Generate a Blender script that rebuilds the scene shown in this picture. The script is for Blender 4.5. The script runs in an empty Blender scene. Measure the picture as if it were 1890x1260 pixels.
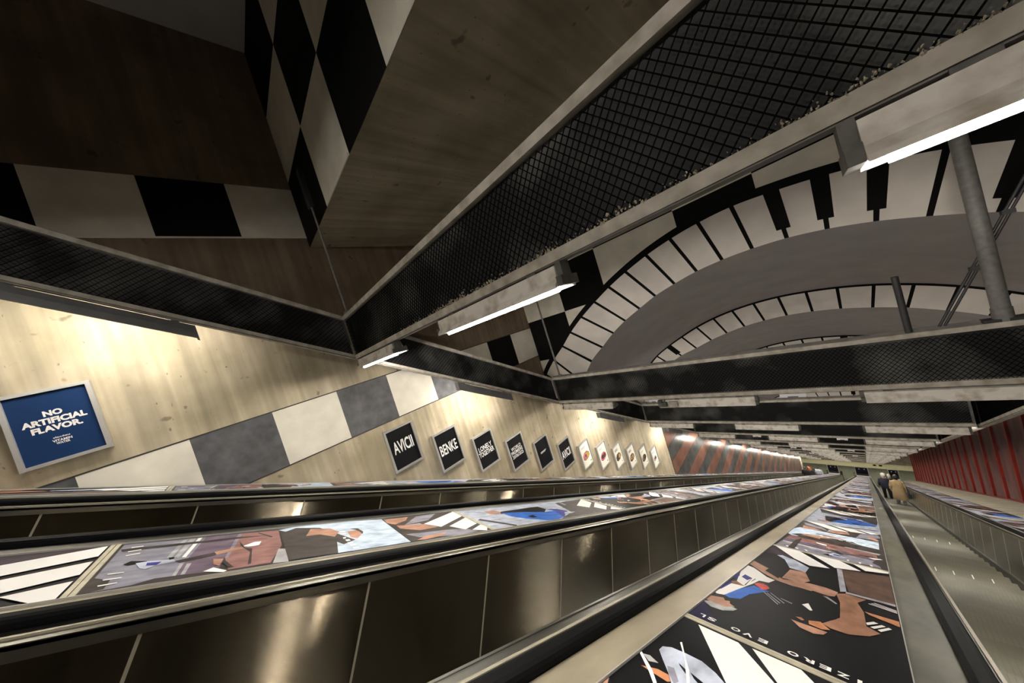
import bpy, math, random
import numpy as np
random.seed(7)
PI = math.pi
C = bpy.context.scene.collection
SC = bpy.context.scene
# ------------------------------------------------------------------ camera, light settings, exposure
CA, SA = math.cos(math.radians(30)), math.sin(math.radians(30))     # the shaft falls at 30 degrees
def cam_axes(yaw, pit, roll):
    y, p, r = [math.radians(a) for a in (yaw, pit, roll)]
    f = np.array([-math.sin(y)*math.cos(p), math.cos(y)*math.cos(p), math.sin(p)])
    rt = np.array([math.cos(y), math.sin(y), 0.0]); up = np.cross(rt, f)
    c, s = math.cos(r), math.sin(r)
    return c*rt + s*up, -s*rt + c*up, f
cr, cu, cf = cam_axes(46.149, -1.978, -17.507)
cd = bpy.data.cameras.new('camera'); cam = bpy.data.objects.new('camera', cd); C.objects.link(cam)
from mathutils import Matrix, Vector
m = Matrix.Identity(4)
for i in range(3):
    m[i][0] = cr[i]; m[i][1] = cu[i]; m[i][2] = -cf[i]
cam.matrix_world = m
cd.sensor_width = 36.0; cd.lens = 545.12/1890*36; cd.clip_start = 0.02; cd.clip_end = 300
SC.camera = cam
wd = bpy.data.worlds.new('world'); SC.world = wd; wd.use_nodes = True
wd.node_tree.nodes['Background'].inputs[0].default_value = (0.9, 0.92, 1, 1)
wd.node_tree.nodes['Background'].inputs[1].default_value = 0.0
SC.view_settings.view_transform = 'Standard'; SC.view_settings.look = 'None'
SC.view_settings.gamma = 1.0; SC.view_settings.use_curve_mapping = False
SC.view_settings.exposure = 0.28
TUBE = 330.0           # strength of the fluorescent tubes
TUBE_WALL = 230.0
HALL = 25.0
SC.cycles.max_bounces = 10; SC.cycles.diffuse_bounces = 6

# ------------------------------------------------------------------ materials
MATS = {}
def nodemat(name):
    mt = bpy.data.materials.new(name); mt.use_nodes = True; MATS[name] = mt
    nt = mt.node_tree; return mt, nt, nt.nodes['Principled BSDF']
def plain(name, col, rough=0.6, metal=0.0, var=0.0, vscale=6.0, stretch=(1, 1, 1), spec=0.5, emit=0.0, bump=0.0, dark=None):
    mt, nt, b = nodemat(name)
    b.inputs['Roughness'].default_value = rough; b.inputs['Metallic'].default_value = metal
    b.inputs['Specular IOR Level'].default_value = spec
    b.inputs['Base Color'].default_value = (*col, 1)
    if emit:
        b.inputs['Emission Color'].default_value = (*col, 1); b.inputs['Emission Strength'].default_value = emit
    if var or bump:
        tc = nt.nodes.new('ShaderNodeTexCoord'); mp = nt.nodes.new('ShaderNodeMapping')
        mp.inputs['Scale'].default_value = stretch
        nz = nt.nodes.new('ShaderNodeTexNoise'); nz.inputs['Scale'].default_value = vscale; nz.inputs['Detail'].default_value = 6
        nt.links.new(tc.outputs['Object'], mp.inputs[0]); nt.links.new(mp.outputs[0], nz.inputs['Vector'])
        cr_ = nt.nodes.new('ShaderNodeValToRGB'); cr_.color_ramp.elements[0].position = 0.3; cr_.color_ramp.elements[1].position = 0.72
        d = dark if dark else tuple(c*(1-var) for c in col)
        cr_.color_ramp.elements[0].color = (*d, 1); cr_.color_ramp.elements[1].color = (*[min(1, c*(1+var*0.4)) for c in col], 1)
        nt.links.new(nz.outputs['Fac'], cr_.inputs[0])
        if var: nt.links.new(cr_.outputs[0], b.inputs['Base Color'])
        if bump:
            bp = nt.nodes.new('ShaderNodeBump'); bp.inputs['Strength'].default_value = bump; bp.inputs['Distance'].default_value = 0.01
            nt.links.new(nz.outputs['Fac'], bp.inputs['Height']); nt.links.new(bp.outputs[0], b.inputs['Normal'])
    return mt

def concrete(name, col, along, rough=0.8):
    """board-marked concrete: grain stretched along one axis, blotches, pock marks"""
    mt, nt, b = nodemat(name); N = nt.nodes.new; L = nt.links.new
    b.inputs['Roughness'].default_value = rough
    tc = N('ShaderNodeTexCoord')
    def noise(scale, st, det=6):
        mp = N('ShaderNodeMapping'); mp.inputs['Scale'].default_value = st; L(tc.outputs['Object'], mp.inputs[0])
        nz = N('ShaderNodeTexNoise'); nz.inputs['Scale'].default_value = scale; nz.inputs['Detail'].default_value = det
        L(mp.outputs[0], nz.inputs['Vector']); return nz.outputs['Fac']
    st = {'z': (14, 14, 0.7), 'y': (14, 0.7, 14), 'x': (0.7, 14, 14)}[along]
    st2 = {'z': (4.5, 4.5, 0.12), 'y': (4.5, 0.12, 4.5), 'x': (0.12, 4.5, 4.5)}[along]
    def ramp(src, p0, p1, v0, v1):
        r = N('ShaderNodeMapRange'); r.inputs['From Min'].default_value = p0; r.inputs['From Max'].default_value = p1
        r.inputs['To Min'].default_value = v0; r.inputs['To Max'].default_value = v1; L(src, r.inputs['Value']); return r.outputs[0]
    def mul(a, c):
        x = N('ShaderNodeMath'); x.operation = 'MULTIPLY'; L(a, x.inputs[0]); L(c, x.inputs[1]); return x.outputs[0]
    g = ramp(noise(1.0, st), 0.3, 0.7, 0.80, 1.10)
    g2 = ramp(noise(1.4, st2, 2), 0.35, 0.65, 0.86, 1.06)
    bl = ramp(noise(1.6, (1, 1, 1), 4), 0.3, 0.7, 0.66, 1.12)
    sp = mul(ramp(noise(7, (1, 1, 1), 2), 0.70, 0.76, 1.0, 0.5), ramp(noise(26, (1, 1, 0.5), 1), 0.74, 0.8, 1.0, 0.5))
    f = mul(mul(g, g2), mul(bl, sp))
    mx = N('ShaderNodeMixRGB'); mx.blend_type = 'MULTIPLY'; mx.inputs[0].default_value = 1
    mx.inputs[1].default_value = (*col, 1)
    cc = N('ShaderNodeCombineColor')
    L(f, cc.inputs[0]); L(f, cc.inputs[1]); L(mul(f, ramp(bl, 0.6, 1.1, 0.9, 1.03)), cc.inputs[2]); L(cc.outputs[0], mx.inputs[2])
    L(mx.outputs[0], b.inputs['Base Color'])
    bp = N('ShaderNodeBump'); bp.inputs['Strength'].default_value = 0.35; bp.inputs['Distance'].default_value = 0.006
    L(f, bp.inputs['Height']); L(bp.outputs[0], b.inputs['Normal'])
    return mt

def steel(name, col, rough, aniso=0.0, scale=(2, 2, 2), var=0.25):
    mt, nt, b = nodemat(name); N = nt.nodes.new; L = nt.links.new
    b.inputs['Metallic'].default_value = 1.0; b.inputs['Anisotropic'].default_value = aniso
    tc = N('ShaderNodeTexCoord'); mp = N('ShaderNodeMapping'); mp.inputs['Scale'].default_value = scale
    L(tc.outputs['Object'], mp.inputs[0])
    nz = N('ShaderNodeTexNoise'); nz.inputs['Scale'].default_value = 2.0; nz.inputs['Detail'].default_value = 5; L(mp.outputs[0], nz.inputs['Vector'])
    r = N('ShaderNodeMapRange'); r.inputs['To Min'].default_value = rough*(1-var); r.inputs['To Max'].default_value = rough*(1+var)
    L(nz.outputs['Fac'], r.inputs['Value']); L(r.outputs[0], b.inputs['Roughness'])
    c = N('ShaderNodeValToRGB'); c.color_ramp.elements[0].color = (*[v*0.75 for v in col], 1); c.color_ramp.elements[1].color = (*[min(1, v*1.15) for v in col], 1)
    L(nz.outputs['Fac'], c.inputs[0]); L(c.outputs[0], b.inputs['Base Color'])
    return mt

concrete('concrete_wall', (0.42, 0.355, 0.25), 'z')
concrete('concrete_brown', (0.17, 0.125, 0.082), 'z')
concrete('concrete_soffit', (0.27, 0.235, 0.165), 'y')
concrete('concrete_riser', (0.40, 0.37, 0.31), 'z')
plain('paint_white', (0.66, 0.62, 0.53), 0.7, var=0.18, vscale=3)
plain('paint_black', (0.004, 0.004, 0.004), 0.85, spec=0.12)
plain('paint_charcoal', (0.085, 0.085, 0.09), 0.75, var=0.45, vscale=7)
plain('paint_grey', (0.37, 0.355, 0.35), 0.75, var=0.12, vscale=2)
plain('key_white', (0.66, 0.61, 0.56), 0.7, var=0.14, vscale=2.5)
plain('pale_edge', (0.6, 0.57, 0.5), 0.7)
plain('paint_copper', (0.32, 0.15, 0.105), 0.3, var=0.5, vscale=2.2, metal=0.45)
plain('paint_slate', (0.14, 0.15, 0.15), 0.28, var=0.7, vscale=2.2, metal=0.5)
plain('seam_dark', (0.02, 0.018, 0.016), 0.6)
plain('red_rib', (0.19, 0.012, 0.006), 0.5, var=0.3)
plain('red_panel', (0.13, 0.055, 0.048), 0.6, var=0.5, vscale=1.2, stretch=(1, 1.5, 0.4))
plain('hall_yellow', (0.62, 0.60, 0.36), 0.7, var=0.1)
plain('hall_green', (0.24, 0.25, 0.19), 0.6, var=0.2)
plain('floor_stone', (0.23, 0.23, 0.17), 0.45, var=0.25, vscale=5)
plain('flange_grey', (0.44, 0.41, 0.36), 0.6, var=0.4, vscale=9, stretch=(1, 1, 1), dark=(0.26, 0.235, 0.185))
plain('flange_dark', (0.14, 0.13, 0.12), 0.6, var=0.3, vscale=9)
plain('mesh_black', (0.0025, 0.0025, 0.0025), 0.8, spec=0.02)
plain('backing', (0.10, 0.098, 0.094), 0.5, var=0.8, vscale=1.7, spec=0.12, dark=(0.020, 0.020, 0.020))  # pale blotches put the reflections behind the mesh into the colour
MATS['backing'].node_tree.nodes['Color Ramp'].color_ramp.elements[0].position = 0.47
MATS['backing'].node_tree.nodes['Color Ramp'].color_ramp.elements[1].position = 0.70
plain('dust', (0.50, 0.44, 0.33), 0.95, var=0.4, vscale=30)
plain('housing_white', (0.58, 0.55, 0.50), 0.5, var=0.3, vscale=11, dark=(0.38, 0.34, 0.28))
MATS['housing_white'].node_tree.nodes['Color Ramp'].color_ramp.elements[1].position = 0.56
plain('housing_grey', (0.10, 0.10, 0.105), 0.45, var=0.3, vscale=5)
plain('housing_end', (0.10, 0.095, 0.085), 0.6, var=0.5, vscale=14)
plain('pipe_grey', (0.18, 0.175, 0.165), 0.55, var=0.3, vscale=20)
plain('pipe_dark', (0.03, 0.03, 0.032), 0.5)
plain('box_white', (0.72, 0.72, 0.74), 0.5)
plain('rubber', (0.003, 0.003, 0.0035), 0.55, spec=0.05)
steel('steel_panel', (0.165, 0.14, 0.103), 0.12, 0.0, (0.4, 0.4, 0.4), 0.06)
def brush(name, direction, amp):
    # brushed finish: fine grain along the slope scatters reflections across it
    nt = MATS[name].node_tree; N = nt.nodes.new; L = nt.links.new; b = nt.nodes['Principled BSDF']
    g = N('ShaderNodeNewGeometry'); sc = N('ShaderNodeVectorMath'); sc.operation = 'SCALE'; sc.inputs['Scale'].default_value = 5000.0
    L(g.outputs['Position'], sc.inputs[0]); wn = N('ShaderNodeTexWhiteNoise'); L(sc.outputs[0], wn.inputs['Vector'])
    mr = N('ShaderNodeMapRange'); mr.inputs['To Min'].default_value = -amp; mr.inputs['To Max'].default_value = amp; L(wn.outputs['Value'], mr.inputs['Value'])
    d = N('ShaderNodeVectorMath'); d.operation = 'SCALE'; d.inputs[0].default_value = direction; L(mr.outputs[0], d.inputs['Scale'])
    a = N('ShaderNodeVectorMath'); a.operation = 'ADD'; L(g.outputs['Normal'], a.inputs[0]); L(d.outputs[0], a.inputs[1])
    n = N('ShaderNodeVectorMath'); n.operation = 'NORMALIZE'; L(a.outputs[0], n.inputs[0]); L(n.outputs[0], b.inputs['Normal'])
brush('steel_panel', (0, SA, CA), 0.95)
steel('steel_trim', (0.31, 0.305, 0.28), 0.32, 0.0, (0.5, 0.5, 0.5), 0.1)
plain('steel_seam', (0.34, 0.31, 0.24), 0.4, metal=0.4)
plain('deck_beige', (0.36, 0.315, 0.23), 0.42, var=0.35, vscale=3.0, metal=0.35, stretch=(2, 0.6, 0.6))
plain('deck_grey', (0.135, 0.13, 0.10), 0.42, var=0.5, vscale=3.5, metal=0.3, stretch=(2, 0.8, 0.8))
plain('skirt_dark', (0.04, 0.04, 0.035), 0.5)
plain('step_metal', (0.13, 0.122, 0.088), 0.5, var=0.3, vscale=2, metal=0.3)
plain('step_groove', (0.085, 0.085, 0.065), 0.6)
plain('step_mark', (0.75, 0.75, 0.7), 0.4)
plain('ledge_pale', (0.48, 0.44, 0.33), 0.7, var=0.3, vscale=3)
plain('alu', (0.50, 0.49, 0.47), 0.38, metal=0.5, var=0.1)
plain('joint_strip', (0.50, 0.46, 0.35), 0.45, metal=0.2, var=0.25, vscale=20)
for nm, c in dict(black=(0.006, 0.006, 0.007), navy=(0.010, 0.008, 0.03), plum=(0.05, 0.038, 0.048), sole=(0.42, 0.42, 0.43), skin=(0.44, 0.24, 0.17),
                  skin2=(0.34, 0.175, 0.11), blue=(0.04, 0.15, 0.55), white=(0.80, 0.78, 0.76), indigo=(0.045, 0.045, 0.24), red=(0.6, 0.09, 0.07),
                  pale=(0.46, 0.50, 0.60), court=(0.12, 0.072, 0.055), grey=(0.40, 0.39, 0.44), orange=(0.55, 0.24, 0.12), lilac=(0.26, 0.255, 0.31),
                  dark=(0.055, 0.048, 0.045), purple=(0.16, 0.12, 0.16), brick=(0.28, 0.145, 0.135), pale2=(0.52, 0.62, 0.74),
                  pink=(0.62, 0.14, 0.22), mustard=(0.55, 0.36, 0.10), umber=(0.12, 0.07, 0.045), poster_blue=(0.012, 0.032, 0.095), cream=(0.78, 0.76, 0.66)).items():
    plain('ink_'+nm, c, 0.42, spec=0.04, var=(0.0 if nm in ('black', 'white', 'navy', 'poster_blue', 'cream') else 0.42), vscale=9, stretch=(1.6, 0.8, 0.8))
plain('poster_black', (0.006, 0.006, 0.007), 0.5, spec=0.15)
plain('cloth_beige', (0.42, 0.30, 0.16), 0.9, var=0.15, vscale=9)
plain('cloth_black', (0.008, 0.008, 0.009), 0.9)
plain('cloth_navy', (0.012, 0.014, 0.03), 0.85)
plain('cloth_grey', (0.30, 0.30, 0.33), 0.9)
plain('cloth_stripe', (0.42, 0.45, 0.50), 0.9, var=0.7, vscale=14)
plain('cloth_orange', (0.55, 0.12, 0.04), 0.9)
plain('cloth_denim', (0.12, 0.14, 0.20), 0.9)
plain('cloth_white', (0.7, 0.68, 0.62), 0.9)
plain('hair_dark', (0.012, 0.009, 0.008), 0.6)
plain('hair_white', (0.45, 0.41, 0.34), 0.7)
plain('hair_red', (0.42, 0.10, 0.03), 0.7)
plain('body_skin', (0.50, 0.27, 0.18), 0.55)
plain('glass_dark', (0.012, 0.013, 0.015), 0.12)
mt, nt, b = nodemat('tube_light')
b.inputs['Base Color'].default_value = (1, 1, 1, 1); b.inputs['Emission Color'].default_value = (1.0, 0.945, 0.85, 1); b.inputs['Emission Strength'].default_value = TUBE
mt, nt, b = nodemat('tube_light_wall')
b.inputs['Base Color'].default_value = (1, 1, 1, 1); b.inputs['Emission Color'].default_value = (1.0, 0.94, 0.83, 1); b.inputs['Emission Strength'].default_value = TUBE_WALL
mt, nt, b = nodemat('added_hall_glow')
b.inputs['Base Color'].default_value = (1, 1, 1, 1); b.inputs['Emission Color'].default_value = (0.98, 0.97, 0.85, 1); b.inputs['Emission Strength'].default_value = HALL

# ------------------------------------------------------------------ helpers
def W(x, s, n): return (x, s*CA + n*SA, -s*SA + n*CA)               # shaft frame (across, down the slope, off the slope) -> world
def zslope(y, n): return (n - y*SA)/CA                              # world height at y of the plane n
class MB:
    def __init__(self): self.v = []; self.f = []; self.mi = []; self.mats = []; self.smooth = []
    def mat(self, name):
        if name not in self.mats: self.mats.append(name)
        return self.mats.index(name)
    def add(self, vs, fs, mat, smooth=False):
        k = len(self.v); self.v += [tuple(p) for p in vs]; i = self.mat(mat)
        for f in fs: self.f.append([k+a for a in f]); self.mi.append(i); self.smooth.append(smooth)
    def quad(self, a, b, c, d, mat): self.add([a, b, c, d], [(0, 1, 2, 3)], mat)
    def poly(self, pts, mat): self.add(pts, [tuple(range(len(pts)))], mat)
    def box(self, x0, x1, y0, y1, z0, z1, mat):
        p = [(x, y, z) for z in (z0, z1) for y in (y0, y1) for x in (x0, x1)]
        self.add(p, [(0, 2, 3, 1), (4, 5, 7, 6), (0, 1, 5, 4), (2, 6, 7, 3), (0, 4, 6, 2), (1, 3, 7, 5)], mat)
    def hexa(self, p, mat):                                          # 8 points, bottom ring then top ring
        self.add(p, [(3, 2, 1, 0), (4, 5, 6, 7), (0, 1, 5, 4), (1, 2, 6, 5), (2, 3, 7, 6), (3, 0, 4, 7)], mat)
    def sbox(self, x0, x1, s0, s1, n0, n1, mat):                     # box in the shaft frame
        self.hexa([W(x0, s0, n0), W(x1, s0, n0), W(x1, s1, n0), W(x0, s1, n0), W(x0, s0, n1), W(x1, s0, n1), W(x1, s1, n1), W(x0, s1, n1)], mat)
    def extr(self, prof, fn, t0, t1, mat, caps=True, smooth=False):  # closed profile [(a,b)], fn(a,b,t)->xyz
        n = len(prof); vs = [fn(a, b, t0) for a, b in prof] + [fn(a, b, t1) for a, b in prof]
        fs = [(i, (i+1) % n, n+(i+1) % n, n+i) for i in range(n)]
        self.add(vs, fs, mat, smooth)
        if caps: self.add(vs[:n], [tuple(range(n-1, -1, -1))], mat); self.add(vs[n:], [tuple(range(n))], mat)
    def tube(self, a, b, r, mat, seg=10, r2=None):
        a = Vector(a); b = Vector(b); d = (b-a).normalized(); u = d.orthogonal().normalized(); w = d.cross(u); r2 = r if r2 is None else r2
        vs = [a + u*r*math.cos(2*PI*i/seg) + w*r*math.sin(2*PI*i/seg) for i in range(seg)] + [b + u*r2*math.cos(2*PI*i/seg) + w*r2*math.sin(2*PI*i/seg) for i in range(seg)]
        self.add(vs, [(i, (i+1) % seg, seg+(i+1) % seg, seg+i) for i in range(seg)], mat, True)
        self.add(vs[:seg], [tuple(range(seg-1, -1, -1))], mat); self.add(vs[seg:], [tuple(range(seg))], mat)
    def loft(self, rings, mat, seg=20, cap=True, power=1.0):          # rings (z, cx, cy, rx, ry)
        vs = []
        for z, cx, cy, rx, ry in rings:
            for i in range(seg):
                a = 2*PI*i/seg; vs.append((cx+rx*math.cos(a), cy+ry*math.sin(a), z))
        fs = []
        for j in range(len(rings)-1):
            for i in range(seg): fs.append((j*seg+i, j*seg+(i+1) % seg, (j+1)*seg+(i+1) % seg, (j+1)*seg+i))
        self.add(vs, fs, mat, True)
        if cap: self.add(vs[:seg], [tuple(range(seg-1, -1, -1))], mat, True); self.add(vs[-seg:], [tuple(range(seg))], mat, True)
    def mesh(self, name, off=(0, 0, 0)):
        me = bpy.data.meshes.new(name)
        me.from_pydata([(p[0]-off[0], p[1]-off[1], p[2]-off[2]) for p in self.v], [], self.f)
        for a in self.mats: me.materials.append(MATS[a])
        me.polygons.foreach_set('material_index', self.mi); me.polygons.foreach_set('use_smooth', self.smooth); me.update()
        return me
def obj(name, mb, parent=None, off=None):
    """link a mesh; vertices are in world space and are moved into the parent's frame"""
    base = (0, 0, 0)
    if parent is not None:
        p = parent; base = Vector((0, 0, 0))
        while p is not None: base = base + p.location; p = p.parent
    if off is not None: base = Vector(base) + Vector(off)
    o = bpy.data.objects.new(name, mb.mesh(name, base)); C.objects.link(o)
    if off is not None: o.location = off
    if parent is not None: o.parent = parent
    return o
def tag(o, label=None, cat=None, group=None, kind=None):
    if label: o['label'] = label
    if cat: o['category'] = cat
    if group: o['group'] = group
    if kind: o['kind'] = kind
    return o
def thing(name, loc, label, cat, group=None):
    o = bpy.data.objects.new(name, None); C.objects.link(o); o.location = loc; o.empty_display_size = 0.1
    return tag(o, label, cat, group)
def dup(root, loc, label=None, group=None):
    r = root.copy(); C.objects.link(r); r.location = loc
    if label: r['label'] = label
    if group: r['group'] = group
    for ch in list(root.children):
        c = ch.copy(); C.objects.link(c); c.parent = r
        for g in list(ch.children):
            d = g.copy(); C.objects.link(d); d.parent = c
    return r
def struct(name, mb): return tag(obj(name, mb), kind='structure')
def text_mesh(body, width, height, off=0.0, thick=0.0):
    """lettering scaled to a width x height box centred on the origin, in the xy plane -> verts, faces"""
    cu_ = bpy.data.curves.new('t', 'FONT'); cu_.body = body; cu_.size = 1; cu_.offset = off; cu_.extrude = thick; cu_.resolution_u = 3
    cu_.align_x = 'CENTER'; cu_.space_line = 0.82
    to = bpy.data.objects.new('t', cu_); C.objects.link(to); bpy.context.view_layer.update()
    me = bpy.data.meshes.new_from_object(to); vs = [tuple(v.co) for v in me.vertices]; fs = [tuple(p.vertices) for p in me.polygons]
    bpy.data.objects.remove(to); bpy.data.curves.remove(cu_); bpy.data.meshes.remove(me)
    xs = [v[0] for v in vs]; ys = [v[1] for v in vs]
    sx = width/(max(xs)-min(xs)); sy = height/(max(ys)-min(ys)); cx = (max(xs)+min(xs))/2; cy = (max(ys)+min(ys))/2
    return [((v[0]-cx)*sx, (v[1]-cy)*sy) for v in vs], fs
ORD = ['first', 'second', 'third', 'fourth', 'fifth', 'sixth', 'seventh', 'eighth', 'ninth', 'tenth', 'eleventh', 'twelfth', 'thirteenth', 'fourteenth',
       'fifteenth', 'sixteenth', 'seventeenth', 'eighteenth', 'nineteenth', 'twentieth', 'twenty-first', 'twenty-second', 'twenty-third', 'twenty-fourth',
       'twenty-fifth', 'twenty-sixth', 'twenty-seventh', 'twenty-eighth']
XW, XR = -5.2, 3.45           # left wall, right wall
YE = 49.0                     # foot of the escalators
YB = -6.0                     # back of what is built behind the camera
SEND = YE/CA

# advert pictures: (ink, outline in metres across and along the board)
BC=[('navy',[(0.003,0.03),(0.003,0.27),(0.06,0.162),(0.129,0.064),(0.127,0.03)]),
('plum',[(0.014,2.3),(0.003,2.3),(0.003,1.932),(0.077,1.946),(0.189,1.854),(0.219,1.975)]),
('sole',[(0.003,0.269),(0.003,0.283),(0.04,0.332),(0.126,0.34),(0.142,0.332),(0.133,0.293),(0.096,0.24),(0.047,0.232)]),
('skin',[(0.003,0.307),(0.003,0.391),(0.003,0.392),(0.055,0.432),(0.071,0.397),(0.09,0.414),(0.098,0.377),(0.126,0.354),(0.093,0.306),(0.048,0.302)]),
('blue',[(0.041,0.488),(0.075,0.663),(0.122,0.843),(0.176,0.815),(0.202,0.824),(0.135,0.644),(0.119,0.506),(0.075,0.464)]),
('white',[(0.003,0.469),(0.003,0.529),(0.019,0.733),(0.093,0.766),(0.07,0.637),(0.047,0.48),(0.014,0.458)]),
('indigo',[(0.003,0.546),(0.003,0.776),(0.024,0.743),(0.01,0.57)]),
('skin2',[(0.013,0.783),(0.039,0.828),(0.089,0.787),(0.08,0.761),(0.024,0.743)]),
('white',[(0.003,1.074),(0.003,1.291),(0.043,1.272),(0.14,1.13),(0.188,1.107),(0.17,1.004),(0.123,0.983),(0.11,0.87),(0.091,0.761),(0.034,0.819),(0.016,0.957)]),
('indigo',[(0.003,0.872),(0.003,1.052),(0.019,0.962),(0.021,0.859),(0.003,0.87)]),
('indigo',[(0.034,0.945),(0.037,1.028),(0.084,0.989),(0.073,0.907)]),
('navy',[(0.082,0.784),(0.083,0.934),(0.081,0.984),(0.085,0.981),(0.088,0.784)]),
('black',[(0.094,0.906),(0.099,0.998),(0.104,0.992),(0.097,0.908)]),
('red',[(0.115,0.879),(0.129,0.923),(0.151,0.942),(0.176,0.925),(0.194,0.883),(0.184,0.829),(0.17,0.806),(0.139,0.844)]),
('skin',[(0.003,1.346),(0.003,1.446),(0.005,1.482),(0.113,1.373),(0.107,1.285),(0.193,1.179),(0.263,1.195),(0.361,1.222),(0.37,1.107),(0.273,1.111),(0.194,1.117),(0.113,1.198)]),
('skin',[(0.194,1.215),(0.219,1.193),(0.345,1.284),(0.385,1.292),(0.431,1.293),(0.48,1.265),(0.47,1.144),(0.441,1.113),(0.377,1.128),(0.281,1.095),(0.208,1.11)]),
('skin',[(0.209,1.218),(0.217,1.521),(0.299,1.564),(0.342,1.341),(0.311,1.236)]),
('pale',[(0.087,1.911),(0.118,1.953),(0.207,1.888),(0.304,1.742),(0.3,1.555),(0.209,1.571),(0.15,1.813)]),
('court',[(0.473,1.98),(0.717,2.151),(0.717,1.359),(0.524,1.356),(0.507,1.521)]),
('grey',[(0.445,1.97),(0.473,1.98),(0.515,1.341),(0.488,1.297)]),
('grey',[(0.512,1.336),(0.717,1.361),(0.717,1.314),(0.513,1.293)]),
('skin2',[(0.473,1.217),(0.513,1.285),(0.599,1.275),(0.565,1.157),(0.591,0.997),(0.601,0.767),(0.647,0.72),(0.61,0.628),(0.543,0.549),(0.482,0.547),(0.45,0.575),(0.507,0.76),(0.497,1.045)]),
('black',[(0.384,1.035),(0.41,1.112),(0.472,1.098),(0.499,0.989),(0.505,0.832),(0.496,0.718),(0.454,0.593),(0.405,0.697)]),
('skin',[(0.342,0.473),(0.384,0.471),(0.476,0.476),(0.465,0.423),(0.434,0.39),(0.383,0.404)]),
('orange',[(0.403,0.547),(0.444,0.589),(0.483,0.518),(0.456,0.486),(0.408,0.497)]),
('orange',[(0.354,0.534),(0.374,0.553),(0.389,0.53),(0.38,0.511)]),
('white',[(0.599,0.821),(0.626,0.881),(0.642,0.872),(0.604,0.788)]),
('white',[(0.613,0.774),(0.654,0.867),(0.667,0.859),(0.627,0.763)]),
('white',[(0.638,0.765),(0.677,0.858),(0.687,0.846),(0.649,0.75)]),
('orange',[(0.594,1.014),(0.717,1.023),(0.717,0.934),(0.712,0.929),(0.612,0.977)]),
('white',[(0.717,1.17),(0.607,1.202),(0.613,1.211),(0.717,1.188)]),
('white',[(0.717,1.194),(0.618,1.225),(0.624,1.234),(0.717,1.207)]),
('white',[(0.717,1.214),(0.629,1.25),(0.635,1.259),(0.717,1.227)]),
('white',[(0.356,0.769),(0.378,0.828),(0.404,0.723),(0.395,0.709)]),
('grey',[(0.422,1.073),(0.443,1.082),(0.488,0.999),(0.482,0.983)]),
('grey',[(0.18,0.767),(0.183,0.772),(0.271,0.631),(0.27,0.619)]),
('grey',[(0.197,0.765),(0.201,0.77),(0.276,0.661),(0.275,0.649)]),
('grey',[(0.211,0.787),(0.214,0.793),(0.291,0.686),(0.29,0.673)]),
('grey',[(0.265,0.745),(0.268,0.753),(0.32,0.729),(0.319,0.713)]),
('white',[(0.018,2.3),(0.194,2.3),(0.41,1.894),(0.302,1.808),(0.197,1.933)]),
('white',[(0.268,2.3),(0.45,2.3),(0.574,2.08),(0.434,1.964)]),
('white',[(0.526,2.3),(0.717,2.3),(0.717,2.241),(0.596,2.132)])]
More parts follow.
